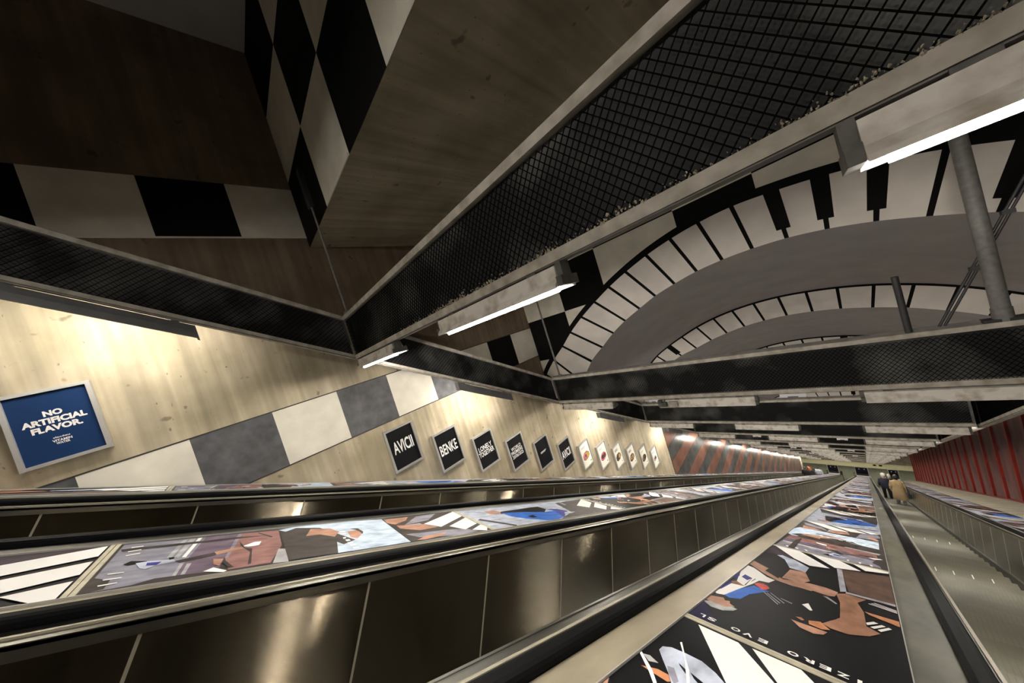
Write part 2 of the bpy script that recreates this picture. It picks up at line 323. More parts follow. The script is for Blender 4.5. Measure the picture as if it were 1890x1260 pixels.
BA=[('lilac',[(0.68,0.03),(0.012,0.03),(0.02,0.389),(0.64,0.302),(0.633,0.239),(0.675,0.17),(0.681,0.103)]),
('dark',[(0.681,0.03),(0.515,0.03),(0.567,0.088),(0.672,0.089),(0.681,0.053)]),
('purple',[(0.02,0.389),(0.023,0.572),(0.46,0.491),(0.663,0.469),(0.64,0.302)]),
('sole',[(0.033,0.282),(0.03,0.303),(0.358,0.263),(0.348,0.244)]),
('sole',[(0.03,0.313),(0.033,0.34),(0.366,0.295),(0.355,0.276)]),
('white',[(0.028,0.351),(0.024,0.37),(0.381,0.324),(0.372,0.307)]),
('sole',[(0.474,0.31),(0.482,0.324),(0.645,0.311),(0.637,0.298)]),
('sole',[(0.489,0.338),(0.49,0.356),(0.64,0.343),(0.64,0.328)]),
('brick',[(0.023,0.572),(0.03,0.783),(0.385,0.773),(0.665,0.694),(0.67,0.51),(0.46,0.491)]),
('sole',[(0.444,0.75),(0.462,0.784),(0.692,0.779),(0.679,0.704)]),
('lilac',[(0.029,0.553),(0.025,0.575),(0.488,0.507),(0.484,0.492)]),
('dark',[(0.1,0.033),(0.101,0.559),(0.139,0.728),(0.141,0.559),(0.147,0.046)]),
('dark',[(0.035,0.661),(0.172,0.739),(0.196,0.73),(0.073,0.666)]),
('black',[(0.372,0.091),(0.331,0.111),(0.365,0.174),(0.389,0.169),(0.395,0.134),(0.4,0.111)]),
('pale',[(0.379,0.135),(0.37,0.183),(0.393,0.275),(0.429,0.292),(0.446,0.226),(0.489,0.184),(0.459,0.16)]),
('indigo',[(0.394,0.178),(0.406,0.234),(0.45,0.219),(0.438,0.18)]),
('black',[(0.353,0.253),(0.355,0.276),(0.384,0.277),(0.394,0.26)]),
('dark',[(0.424,0.283),(0.358,0.453),(0.418,0.45),(0.45,0.348),(0.463,0.305)]),
('skin',[(0.353,0.442),(0.315,0.587),(0.357,0.586),(0.411,0.455)]),
('white',[(0.31,0.575),(0.254,0.634),(0.255,0.671),(0.326,0.656),(0.334,0.632),(0.333,0.598)]),
('skin',[(0.473,0.443),(0.497,0.487),(0.597,0.471),(0.567,0.447)]),
('white',[(0.647,0.411),(0.611,0.449),(0.684,0.506),(0.701,0.493)]),
('dark',[(0.205,0.559),(0.35,0.586),(0.378,0.619),(0.636,0.607),(0.646,0.592),(0.438,0.607),(0.304,0.564)]),
('dark',[(0.506,0.488),(0.649,0.533),(0.644,0.51),(0.551,0.484)]),
('white',[(0.488,0.061),(0.489,0.116),(0.501,0.117),(0.501,0.066)]),
('white',[(0.559,0.062),(0.558,0.121),(0.571,0.122),(0.571,0.066)]),
('white',[(0.625,0.061),(0.619,0.118),(0.632,0.12),(0.639,0.065)]),
('white',[(0.229,0.073),(0.208,0.124),(0.224,0.126),(0.244,0.077)]),
('white',[(0.159,0.069),(0.144,0.118),(0.162,0.12),(0.177,0.073)]),
('white',[(0.088,0.07),(0.08,0.117),(0.096,0.119),(0.104,0.073)]),
('pale2',[(0.047,0.782),(0.003,0.878),(0.003,1.349),(0.037,1.548),(0.693,1.536),(0.688,1.044),(0.477,1.084)]),
('dark',[(0.139,0.785),(0.033,0.892),(0.094,1.045),(0.262,1.115),(0.481,1.204),(0.543,1.112),(0.477,1.084),(0.688,1.044),(0.684,0.781)]),
('skin',[(0.263,0.927),(0.105,0.98),(0.146,1.107),(0.247,1.15),(0.357,1.095),(0.261,1.015)]),
('skin',[(0.27,1.202),(0.257,1.281),(0.345,1.295),(0.462,1.225),(0.417,1.189)]),
('dark',[(0.203,1.235),(0.218,1.292),(0.318,1.306),(0.378,1.285),(0.306,1.281),(0.25,1.266)]),
('white',[(0.247,1.15),(0.249,1.191),(0.274,1.189),(0.271,1.149)]),
('white',[(0.299,1.142),(0.302,1.182),(0.329,1.181),(0.326,1.14)]),
('white',[(0.399,1.14),(0.396,1.159),(0.424,1.156),(0.431,1.136)]),
('white',[(0.456,1.141),(0.452,1.168),(0.487,1.171),(0.492,1.143)]),
('white',[(0.518,1.141),(0.515,1.173),(0.542,1.174),(0.547,1.141)]),
('white',[(0.571,1.142),(0.571,1.18),(0.597,1.18),(0.599,1.143)]),
('white',[(0.626,1.147),(0.629,1.183),(0.654,1.183),(0.655,1.146)]),
('dark',[(0.02,1.559),(0.003,1.938),(0.003,2.3),(0.207,2.3),(0.717,2.233),(0.717,2.064),(0.693,1.536)]),
('skin',[(0.063,1.56),(0.05,1.793),(0.153,1.727),(0.237,1.597),(0.178,1.549)]),
('lilac',[(0.059,1.871),(0.028,2.098),(0.214,1.926),(0.283,1.661)]),
('pale',[(0.285,1.639),(0.285,1.799),(0.334,1.82),(0.331,1.641)]),
('skin',[(0.273,1.593),(0.321,1.837),(0.444,1.897),(0.47,1.712),(0.361,1.588)]),
('lilac',[(0.521,1.57),(0.55,1.928),(0.588,2.093),(0.69,2.157),(0.716,1.917),(0.63,1.635)]),
('skin',[(0.683,1.591),(0.623,1.687),(0.606,1.896),(0.669,1.816),(0.697,1.65)]),
('white',[(0.317,1.828),(0.03,2.3),(0.104,2.3),(0.218,2.296),(0.456,1.925)]),
('white',[(0.47,1.999),(0.277,2.299),(0.494,2.286),(0.608,2.079)]),
('white',[(0.641,2.13),(0.539,2.293),(0.578,2.3),(0.636,2.3),(0.711,2.242)])]
BB=[('pale',[(0.227,0.03),(0.037,0.052),(0.021,1.499),(0.211,1.501),(0.532,1.373),(0.703,0.953),(0.704,0.297),(0.699,0.03)]),
('black',[(0.199,0.483),(0.168,0.884),(0.153,1.161),(0.297,1.168),(0.434,0.978),(0.301,0.755),(0.278,0.445)]),
('skin',[(0.116,0.324),(0.118,0.463),(0.207,0.506),(0.27,0.424),(0.251,0.316)]),
('blue',[(0.243,0.475),(0.301,0.755),(0.404,1.03),(0.396,1.219),(0.636,1.125),(0.704,0.901),(0.687,0.759),(0.525,0.567),(0.403,0.478)]),
('dark',[(0.084,1.592),(0.014,2.3),(0.717,2.3),(0.717,1.382),(0.703,0.953),(0.532,1.373)]),
('indigo',[(0.297,1.168),(0.341,1.323),(0.477,1.367),(0.657,1.062),(0.414,1.197)]),
('black',[(0.475,0.66),(0.448,0.766),(0.535,0.754),(0.538,0.673)]),
('dark',[(0.354,0.095),(0.674,0.312),(0.713,0.276),(0.392,0.044)]),
('pale',[(0.498,1.282),(0.534,1.449),(0.567,1.327),(0.566,1.195)]),
('sole',[(0.051,1.695),(0.061,1.726),(0.225,1.671),(0.224,1.63)]),
('white',[(0.309,1.789),(0.023,2.295),(0.255,2.223),(0.459,1.869)]),
('white',[(0.463,1.968),(0.274,2.283),(0.494,2.239),(0.627,2.006)]),
('white',[(0.717,2.269),(0.633,2.106),(0.54,2.279),(0.717,2.299)])]
BN=[('white',[(0.069,2.289),(0.228,2.288),(0.39,2.084),(0.518,1.916),(0.42,1.693),(0.277,1.918)]),
('white',[(0.276,2.292),(0.431,2.297),(0.485,2.221),(0.585,2.075),(0.505,1.929),(0.396,2.091)]),
('pale',[(0.04,1.914),(0.039,1.951),(0.065,1.978),(0.115,1.989),(0.173,1.992),(0.228,1.963),(0.265,1.929),(0.282,1.89),(0.254,1.676),(0.173,1.714),(0.119,1.803),(0.073,1.866)]),
('black',[(0.121,1.898),(0.156,1.879),(0.161,1.854),(0.13,1.884)]),
('black',[(0.168,1.88),(0.22,1.859),(0.236,1.841),(0.222,1.829),(0.188,1.854)]),
('lilac',[(0.101,1.84),(0.122,1.85),(0.161,1.787),(0.155,1.76),(0.119,1.803)]),
('orange',[(0.039,1.752),(0.088,1.788),(0.124,1.791),(0.143,1.761),(0.136,1.75),(0.091,1.751)]),
('sole',[(0.012,1.828),(0.034,1.842),(0.075,1.824),(0.047,1.803)]),
('white',[(0.003,1.82),(0.003,1.837),(0.078,1.763),(0.126,1.698),(0.118,1.687),(0.073,1.745)]),
('white',[(0.073,2.047),(0.077,2.058),(0.129,1.949),(0.162,1.887),(0.194,1.798),(0.188,1.789),(0.126,1.945)]),
('skin',[(0.003,1.52),(0.003,1.587),(0.032,1.51)]),
('lilac',[(0.003,0.03),(0.717,0.03),(0.717,0.34),(0.42,0.52),(0.003,0.44)]),
('brick',[(0.003,0.44),(0.42,0.52),(0.50,0.70),(0.18,0.80),(0.003,0.72)]),
('pale',[(0.36,0.62),(0.62,0.50),(0.70,0.66),(0.66,0.98),(0.48,1.10),(0.40,0.92)]),
('skin',[(0.10,0.80),(0.26,0.74),(0.38,0.98),(0.34,1.12),(0.24,1.02)]),
('dark',[(0.05,0.10),(0.30,0.16),(0.36,0.30),(0.12,0.32)]),
('white',[(0.40,0.12),(0.43,0.12),(0.60,0.30),(0.57,0.31)])]

# ------------------------------------------------------------------ walls
# left wall: concrete, chequer bands painted on it, then the copper and slate painted boards
w = MB()
YP = 11.55
# above the hung fascias the same wall is coloured a darker brown
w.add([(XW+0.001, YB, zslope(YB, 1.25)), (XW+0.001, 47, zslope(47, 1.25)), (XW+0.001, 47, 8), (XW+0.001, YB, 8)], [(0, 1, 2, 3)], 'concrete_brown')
w.hexa([(XW-0.3, YB, -3), (XW, YB, -3), (XW, YP, -11), (XW-0.3, YP, -11), (XW-0.3, YB, 8), (XW, YB, 8), (XW, YP, 8), (XW-0.3, YP, 8)], 'concrete_wall')
w.hexa([(XW-0.3, YP, -11), (XW-0.004, YP, -11), (XW-0.004, YE-2, -33), (XW-0.3, YE-2, -33), (XW-0.3, YP, 3), (XW-0.004, YP, 3), (XW-0.004, YE-2, -20), (XW-0.3, YE-2, -20)], 'concrete_wall')
edges = [-5.13, -4.35, -3.57, -2.79, -2.01, -1.23, -0.45, 0.325, 1.115, 1.895, 2.68, 3.46, 4.23, 5.0, 5.76]
for i in range(len(edges)-1):
    k = len(edges)-2-i
    w.quad((XW+0.003, edges[i], -0.83), (XW+0.003, edges[i+1], -0.83), (XW+0.003, edges[i+1], -0.07), (XW+0.003, edges[i], -0.07), 'paint_white' if k % 2 == 0 else ('paint_charcoal' if edges[i] < 4 else 'paint_black'))
for a in (-0.83, -0.07):
    w.box(XW, XW+0.006, YB, 5.76, a-0.008, a+0.008, 'seam_dark')
ue = [-5.63, -4.845, -4.06, -3.28, -2.495, -1.715, -0.935, -0.155, 0.635, 1.41]
for i in range(len(ue)-1):
    k = len(ue)-2-i
    w.quad((XW+0.003, ue[i], 2.37), (XW+0.003, ue[i+1], 2.37), (XW+0.003, ue[i+1], 3.13), (XW+0.003, ue[i], 3.13), 'paint_white' if k % 2 == 0 else 'paint_black')
w.box(XW, XW+0.01, YB, 1.41, 2.352, 2.372, 'pale_edge')
row = 0
z = -6.4+0.6*4
rowi = 0
while z > -31:
    z0 = z-0.6
    # visible part of a board row lies between the planes n=-1.2 and n=1.6
    ya = max(YP, (-1.2*1 - z*CA)/SA - 0.0); yb = min(YE-3.5, (1.8 - z0*CA)/SA)
    ya = max(YP, (-1.6 - z*CA)/SA)
    if yb > ya+0.05:
        w.box(XW-0.01, XW+0.012, ya, yb, z0+0.008, z-0.008, 'paint_copper' if rowi % 2 == 1 else 'paint_slate')
    z = z0; rowi += 1
w.box(XW-0.005, XW+0.006, YP-0.02, YE-3.5, -31, -4.0, 'seam_dark')
struct('wall_left', w)
# right wall: tall grey-pink panels between raised red ribs
w = MB()
w.hexa([(XR+0.02, YB, -3), (XR+0.3, YB, -3), (XR+0.3, YE, -33), (XR+0.02, YE, -33), (XR+0.02, YB, 8), (XR+0.3, YB, 8), (XR+0.3, YE, 3), (XR+0.02, YE, 3)], 'concrete_wall')
y = 17.72-1.6*14
while y < YE:
    b0 = zslope(y, -0.62); t0 = b0+4.6
    w.hexa([(XR-0.05, y-0.11, b0), (XR+0.03, y-0.11, b0), (XR+0.03, y+0.11, b0-0.1), (XR-0.05, y+0.11, b0-0.1), (XR-0.05, y-0.11, t0), (XR+0.03, y-0.11, t0), (XR+0.03, y+0.11, t0), (XR-0.05, y+0.11, t0)], 'red_rib')
    a, c = y+0.11, min(y+1.49, YE)
    if c > a:
        m_ = (a+c)/2
        w.quad((XR+0.015, a, zslope(a, -0.62)), (XR-0.02, m_, zslope(m_, -0.62)), (XR-0.02, m_, zslope(m_, -0.62)+4.6), (XR+0.015, a, zslope(a, -0.62)+4.6), 'red_panel')
        w.quad((XR-0.02, m_, zslope(m_, -0.62)), (XR+0.015, c, zslope(c, -0.62)), (XR+0.015, c, zslope(c, -0.62)+4.6), (XR-0.02, m_, zslope(m_, -0.62)+4.6), 'red_panel')
    y += 1.6
w.sbox(XR-0.08, XR+0.02, -5, SEND, -0.66, -0.58, 'red_rib')
struct('wall_right', w)
# sloping pale ledge between the right balustrade deck and the red wall
w = MB(); w.extr([(2.335, -0.785), (XR, -0.62), (XR, -1.0), (2.335, -1.0)], lambda a, b, t: W(a, t, b), -6, SEND, 'ledge_pale'); struct('trim_1', w)

# ------------------------------------------------------------------ stepped ceiling
def interp(pts, n):
    P = np.array(pts, float); out = []
    d = np.r_[0, np.cumsum(np.hypot(*np.diff(P, axis=0).T))]; 
    def cr(i, t):
        p0 = P[max(i-1, 0)]; p1 = P[i]; p2 = P[min(i+1, len(P)-1)]; p3 = P[min(i+2, len(P)-1)]
        return 0.5*((2*p1)+(-p0+p2)*t+(2*p0-5*p1+4*p2-p3)*t*t+(-p0+3*p1-3*p2+p3)*t**3)
    for u in np.linspace(0, d[-1], n):
        i = min(int(np.searchsorted(d, u, 'right'))-1, len(P)-2); t = (u-d[i])/(d[i+1]-d[i]); out.append(cr(i, t))
    return np.array(out)
def param(pts, u):       # catmull-rom at key index u
    P = np.array(pts, float); i = min(max(int(math.floor(u)), 0), len(P)-2); t = u-i
    p0 = P[max(i-1, 0)]; p1 = P[i]; p2 = P[i+1]; p3 = P[min(i+2, len(P)-1)]
    return 0.5*((2*p1)+(-p0+p2)*t+(2*p0-5*p1+4*p2-p3)*t*t+(-p0+3*p1-3*p2+p3)*t**3)
O2 = [(-5.5, -1.95), (-5.12, -1.38), (-4.74, -1.02), (-4.35, -0.73), (-4.01, -0.45), (-3.61, -0.18), (-3.20, 0.05), (-2.80, 0.25), (-2.39, 0.42), (-1.95, 0.57), (-1.51, 0.68), (-1.07, 0.75), (-0.62, 0.78),
      (-0.17, 0.75), (0.29, 0.69), (0.75, 0.59), (1.19, 0.45), (1.63, 0.26), (2.06, 0.04), (2.47, -0.19), (2.87, -0.46), (3.21, -0.74), (3.6, -1.06)]
I2 = [(-4.60, -2.10), (-4.38, -1.95), (-4.1, -1.66), (-3.70, -1.2), (-3.34, -0.93), (-3.0, -0.68), (-2.68, -0.49), (-2.34, -0.33), (-2.0, -0.18), (-1.64, -0.07), (-1.27, 0.02), (-0.90, 0.07), (-0.52, 0.09),
      (-0.14, 0.08), (0.24, 0.03), (0.63, -0.06), (0.99, -0.18), (1.39, -0.34), (1.75, -0.54), (2.09, -0.78), (2.42, -1.03), (2.72, -1.30), (3.05, -1.62)]
O3 = [(-5.25, -3.75), (-4.85, -3.1), (-4.45, -2.65), (-4.02, -2.27), (-3.57, -2.0), (-3.12, -1.77), (-2.65, -1.56), (-2.17, -1.4), (-1.69, -1.29), (-1.20, -1.22), (-0.69, -1.195), (-0.18, -1.22), (0.33, -1.28),
      (0.86, -1.39), (1.37, -1.55), (1.87, -1.76), (2.36, -2.03), (2.85, -2.36), (3.3, -2.75), (3.7, -3.2)]
I3 = [(-4.72, -4.2), (-4.38, -3.6), (-4.03, -3.08), (-3.67, -2.62), (-3.27, -2.38), (-2.80, -2.21), (-2.36, -2.04), (-1.94, -1.91), (-1.51, -1.81), (-1.07, -1.75), (-0.62, -1.725), (-0.16, -1.745), (0.30, -1.80),
      (0.76, -1.9), (1.21, -2.03), (1.67, -2.22), (2.10, -2.44), (2.52, -2.74), (2.92, -3.1), (3.28, -3.5)]
c = MB()
# soffit and riser before the first cross beam
Y1, Y2, Y3 = 1.41, 5.76, 10.11
c.quad((XW, YB, 5.3), (XR, YB, 5.3), (XR, Y1, 5.3), (XW, Y1, 5.3), 'paint_grey')
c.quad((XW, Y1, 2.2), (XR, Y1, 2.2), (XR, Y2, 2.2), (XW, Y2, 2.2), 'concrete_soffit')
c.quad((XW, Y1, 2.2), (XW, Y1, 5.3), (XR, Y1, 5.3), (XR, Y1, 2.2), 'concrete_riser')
xs = [XW, -3.95, -2.91, -1.87, -0.83, 0.21, 1.25, 2.29, XR]; zs = [2.2, 3.245, 4.285, 5.3]
for i in range(8):
    for j in range(3):
        c.quad((xs[i], Y1-0.004, zs[j]), (xs[i], Y1-0.004, zs[j+1]), (xs[i+1], Y1-0.004, zs[j+1]), (xs[i+1], Y1-0.004, zs[j]), 'paint_white' if (i+j) % 2 else 'paint_black')
c.box(-3.93, -2.93, Y1-0.012, Y1-0.002, 2.2, 2.235, 'pale_edge')
# second riser: chequers around the arch
xc = [XW, -4.0, -2.9, -1.37, -0.31, 0.75, 1.8, 2.85, XR]; zc = [-4.0, -3.06, -2.02, -0.98, 0.06, 1.10, 2.2]
i2 = interp(I2, 160)
def zin(x):
    if x <= i2[0][0]: return -2.12
    return float(np.interp(x, i2[:, 0], i2[:, 1])) if x < i2[-1][0] else float(i2[-1][1]-(x-i2[-1][0])*1.3)
for i in range(8):
    n = max(2, int((xc[i+1]-xc[i])/0.04))
    for k in range(n):
        xa = xc[i]+(xc[i+1]-xc[i])*k/n; xb = xc[i]+(xc[i+1]-xc[i])*(k+1)/n
        for j in range(6):
            za, zb = max(zc[j], zin(xa)), max(zc[j], zin(xb)); zt = zc[j+1]
            if za >= zt and zb >= zt: continue
            za, zb = min(za, zt), min(zb, zt)
            c.quad((xa, Y2, za), (xa, Y2, zt), (xb, Y2, zt), (xb, Y2, zb), 'paint_white' if (i+j) % 2 == 0 else 'paint_black')
def arch_band(O, I, Y, dz, blacks, border, key0=0.05, inner=False):
    """black arch line with white keys, black keys and their gaps painted on a riser"""
    n = len(O)-1
    def pt(u, r, y, off=0.0):
        o = param(O, u); i = param(I, u); d = o-i; L = np.linalg.norm(d); p = i+d*r
        p = p + d/L*off
        return (p[0], y, p[1]+dz)
    # black ground of the whole band
    sub = 6
    for k in range(n*sub):
        u0, u1 = k/sub, (k+1)/sub
        c.quad(pt(u0, 0.0, Y-0.004), pt(u0, 1, Y-0.004, border), pt(u1, 1, Y-0.004, border), pt(u1, 0.0, Y-0.004), 'paint_black')
    gap = 0.028
    for k in range(n):
        L0 = np.linalg.norm(param(O, k)-param(O, k+1)); g = gap/L0
        lo = 0.0; hi = 1.0-key0
        a0, a1 = g, 1-g
        # a white key, notched where black keys stand on its ends
        bl, br = (k in blacks), ((k+1) in blacks)
        bw = 0.085/L0; q = 0.20
        st = 4
        for j in range(st):
            t0 = a0+(a1-a0)*j/st; t1 = a0+(a1-a0)*(j+1)/st
            c.quad(pt(k+t0, lo, Y-0.008), pt(k+t0, q, Y-0.008), pt(k+t1, q, Y-0.008), pt(k+t1, lo, Y-0.008), 'key_white')
        b0 = bw if bl else a0; b1 = 1-bw if br else a1
        for j in range(st):
            t0 = b0+(b1-b0)*j/st; t1 = b0+(b1-b0)*(j+1)/st
            c.quad(pt(k+t0, q, Y-0.008), pt(k+t0, hi, Y-0.008), pt(k+t1, hi, Y-0.008), pt(k+t1, q, Y-0.008), 'key_white')
arch_band(O2, I2, Y2, 0.0, {13, 14, 15, 17, 18, 20, 21}, 0.12, 0.0)
def arch_soffit(A, ya, da, B, yb, db, mat='paint_grey'):
    a = interp(A, 90); b_ = interp(B, 90); ye = yb
    for k in range(89):
        c.add([(a[k][0], ya, a[k][1]+da), (a[k+1][0], ya, a[k+1][1]+da), (b_[k+1][0], ye, b_[k+1][1]+db), (b_[k][0], ye, b_[k][1]+db)], [(0, 1, 2, 3)], mat, True)
arch_soffit(I2, Y2, 0, O3, Y3, 0)
yk, dz = Y3, 0.0
bl = [{4}, {12, 13, 15, 16}, {5, 6, 9}, {12, 13, 16}]
k = 0
while yk < YE-3:
    arch_band(O3, I3, yk, dz, bl[k % 4], -0.0, 0.09)
    ny = yk+4.35; nd = dz-(2.2 if k == 0 else 2.51)
    arch_soffit(I3, yk, dz, O3, min(ny, YE), nd)
    yk, dz = ny, nd; k += 1
# dark closing panels beside the arches so that no daylight gets in
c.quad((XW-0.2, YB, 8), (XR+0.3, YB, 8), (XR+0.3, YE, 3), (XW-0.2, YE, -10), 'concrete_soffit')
struct('ceiling', c)
w = MB(); w.quad((XW-0.2, YB, -3), (XR+0.3, YB, -3), (XR+0.3, YB, 8), (XW-0.2, YB, 8), 'concrete_wall'); struct('wall_back', w)

# ------------------------------------------------------------------ hall at the foot
ZF = zslope(YE, -1.56)
f = MB(); f.box(XW-4, XR+1, YE-0.1, YE+9, ZF-0.2, ZF, 'floor_stone')
f.sbox(XW, XR, -7, SEND, -2.4, -2.3, 'skirt_dark')
struct('floor', f)
w = MB(); w.box(XW-4, XR+1, YE+9, YE+9.2, ZF, ZF+4.5, 'hall_green'); w.box(XW-4, XR+1, YE+8.97, YE+9, ZF+2.2, ZF+4.5, 'hall_yellow'); struct('wall_far', w)
w = MB(); w.box(XW-4.2, XW-4, YE-3, YE+9.2, ZF-3, ZF+4.5, 'hall_green'); w.box(XW-4, XW-0.3, YE-3.2, YE-3, ZF-3, ZF+4.5, 'hall_green'); struct('wall_hall_left', w)
w = MB(); w.box(XR+0.3, XR+1.2, YE-0.4, YE+9.2, ZF-1, ZF+4.5, 'hall_green'); struct('wall_hall_right', w)
w = MB(); w.box(XW-4, XR+1, YE+0.2, YE+9.2, ZF+2.55, ZF+2.7, 'hall_yellow'); struct('ceiling_hall', w)
w = MB(); w.box(XW-4, XR+0.3, YE, YE+0.25, ZF+2.15, ZF+2.75, 'hall_yellow'); w.box(XW-4, XR+0.3, YE+0.02, YE+0.25, ZF+2.75, ZF+9, 'concrete_soffit')
for x in (0.75, 1.2): w.box(x-0.12, x+0.12, YE-0.02, YE, ZF+2.45, ZF+2.62, 'paint_black')
struct('trim_2', w)
for i, x in enumerate((-6.5, -3.2, -0.4, 2.2)):  # unseen lights added under the ceiling to brighten the lower hall
    t = thing('added_light', (x, YE+1.6, ZF+2.55), '%s added light from the left under the hall ceiling at the foot' % ORD[i], 'added light', 'lights added to the hall')
    a = MB(); a.box(x-0.7, x+0.7, YE+1.48, YE+1.72, ZF+2.49, ZF+2.55, 'housing_white'); obj('housing', a, t)
    a = MB(); a.box(x-0.66, x+0.66, YE+1.51, YE+1.69, ZF+2.482, ZF+2.489, 'added_hall_glow'); obj('diffuser', a, t)

# ------------------------------------------------------------------ cross beams (thin hung fascias with expanded-metal screens)
BY0, BP = 1.35, 3.9
XB0, XB1 = -4.55, 1.5
NB = 12
def zb(y): return 0.275-(y-BY0)*SA/CA                    # underside of the beam at y
BH = 0.635
def screen(L, H, shear, name, axis, cw=0.0225, ch=0.052):
    """expanded metal: every strand a little bar; runs along axis, sheared downhill for the side fascias"""
    nx = int(L/cw); nz = int(H/ch*2)
    us = []; 
    dx = cw; dzz = ch/2
    V = []; F = []
    t, dpt = 0.0035, 0.006
    def P(u, v, o, nrm):
        return (u, o, v - u*shear) if axis == 'x' else (o, u, v - u*shear)
    k = 0
    for i in range(nx):
        for j in range(nz):
            u0 = i*dx; 
            up = ((i+j) % 2 == 0)
            va, vb = (j*dzz, (j+1)*dzz) if up else ((j+1)*dzz, j*dzz)
            if max(va, vb) > H: continue
            u1 = u0+dx
            # strand cross-section: two thin strips (front edge and depth)
            V += [P(u0-t, va, 0, 0), P(u0+t, va, 0, 0), P(u1+t, vb, 0, 0), P(u1-t, vb, 0, 0), P(u0, va, dpt, 0), P(u1, vb, dpt, 0)]
            F += [(k, k+1, k+2, k+3), (k, k+3, k+5, k+4), (k+1, k+4, k+5, k+2)]
            k += 6
    me = bpy.data.meshes.new(name); me.from_pydata(V, [], F); me.materials.append(MATS['mesh_black']); me.update()
    return me
def flange_tex(mb, *a): mb.box(*a)
FT, FB = 0.055, 0.065
SCR = screen(XB1-XB0-0.04, BH-FT-FB, 0, 'mesh_screen', 'x')
def make_beam(label):
    t = thing('cross_beam', (XB0, BY0, zb(BY0)), label, 'beam', 'cross beams hung across the shaft')
    y, z = BY0, zb(BY0)
    a = MB(); a.box(XB0, XB1, y-0.012, y+0.05, z+BH-FT, z+BH, 'flange_grey'); a.box(XB0, XB1, y+0.05, y+0.058, z+BH-0.012, z+BH+0.03, 'flange_dark'); obj('top_flange', a, t)
    a = MB(); a.box(XB0, XB1, y-0.012, y+0.05, z+0.008, z+FB, 'flange_grey'); a.box(XB0, XB1, y-0.006, y+0.062, z, z+0.008, 'flange_dark'); obj('bottom_flange', a, t)
    a = MB(); a.box(XB0+0.02, XB1-0.02, y+0.034, y+0.04, z+FB-0.01, z+BH-FT+0.01, 'backing'); obj('backing_panel', a, t)
    for x in (XB0, XB1-0.03):
        a = MB(); a.box(x, x+0.03, y-0.010, y+0.05, z+FB, z+BH-FT, 'flange_dark'); obj('end_post', a, t)
    o = bpy.data.objects.new('mesh_screen', SCR); C.objects.link(o); o.parent = t; o.location = (0.02, 0.0, FB-0.005)
    return t
beam0 = make_beam('nearest cross beam, its mesh screen filling the upper right of the photo')
for k in range(-1, NB):
    if k == 0: continue
    y = BY0+BP*k
    lab = 'cross beam overhead behind the camera' if k < 0 else '%s cross beam counted from the nearest, black screen between grey flanges' % ORD[k]
    dup(beam0, (XB0, y, zb(y)), lab)
# crumbs of limescale and dust caught along the bottom flange of the nearest beam
a = MB(); z = zb(BY0)
random.seed(3)
for k in range(420):
    u = random.random()
    x = -2.9+u*3.9 if random.random() < 0.35 else random.choice([-2.05, -1.75, -1.45, -0.95, -0.55, -0.25, 0.05, 0.2, 0.35])+random.gauss(0, 0.09)
    if x > 1.4: continue
    h = abs(random.gauss(0, 0.02))*(1.0-0.3*(x > -0.3)); r = (0.0018+random.random()*0.0048)*(0.62 if x > -0.4 else 1.0)
    zz = z+FB+h*0.8-0.002; y0 = BY0-0.004
    pts = []
    for q in range(5):
        an = 2*PI*q/5+random.random(); rr = r*(0.5+random.random()); pts.append((x+rr*math.cos(an), y0-0.003-random.random()*0.006, zz+rr*1.4*math.sin(an)))
    top = (x, y0-0.012, zz)
    a.add(pts+[top, (x, y0+0.004, zz)], [(q, (q+1) % 5, 5) for q in range(5)]+[((q+1) % 5, q, 6) for q in range(5)], 'dust')
tag(obj('limescale', a), 'pale limescale crumbs stuck in the mesh above the nearest beam\'s bottom flange', 'limescale', kind='stuff')

# side fascias running down the slope between the cross beams
def make_side(x, sgn, label, group):
    t = thing('side_fascia', (x, BY0+0.06, zb(BY0+0.06)), label, 'beam', group)
    y0, y1 = BY0+0.06, BY0+BP-0.015
    def strip(z0, z1, xa, xb, mat, nm):
        a = MB(); za, zc_ = zb(y0), zb(y1)
        a.hexa([(xa, y0, za+z0), (xb, y0, za+z0), (xb, y1, zc_+z0), (xa, y1, zc_+z0), (xa, y0, za+z1), (xb, y0, za+z1), (xb, y1, zc_+z1), (xa, y1, zc_+z1)], mat); return a
    xa, xb = (x-0.05, x+0.012) if sgn > 0 else (x-0.012, x+0.05)
    obj('top_flange', strip(BH-FT, BH, xa, xb, 'flange_grey', ''), t)
    a = strip(0.02, FB, xa, xb, 'flange_grey', '')
    c_ = strip(0.0, 0.007, xa-0.006*sgn, xb-0.006*sgn, 'flange_grey', ''); a.add(c_.v, c_.f, 'flange_grey')
    c_ = strip(0.007, 0.02, xa+0.002, xb-0.012, 'flange_dark', ''); a.add(c_.v, c_.f, 'flange_dark')
    obj('bottom_flange', a, t)
    q = x-0.034*sgn
    obj('backing_panel', strip(FB-0.01, BH-FT+0.01, min(q, q-0.006*sgn), max(q, q-0.006*sgn), 'backing', ''), t)
    return t
SIDE = {}
def side_screen(sgn):
    if sgn not in SIDE: SIDE[sgn] = screen(BP-0.08, BH-FT-FB, SA/CA, 'mesh_screen', 'y')
    return SIDE[sgn]
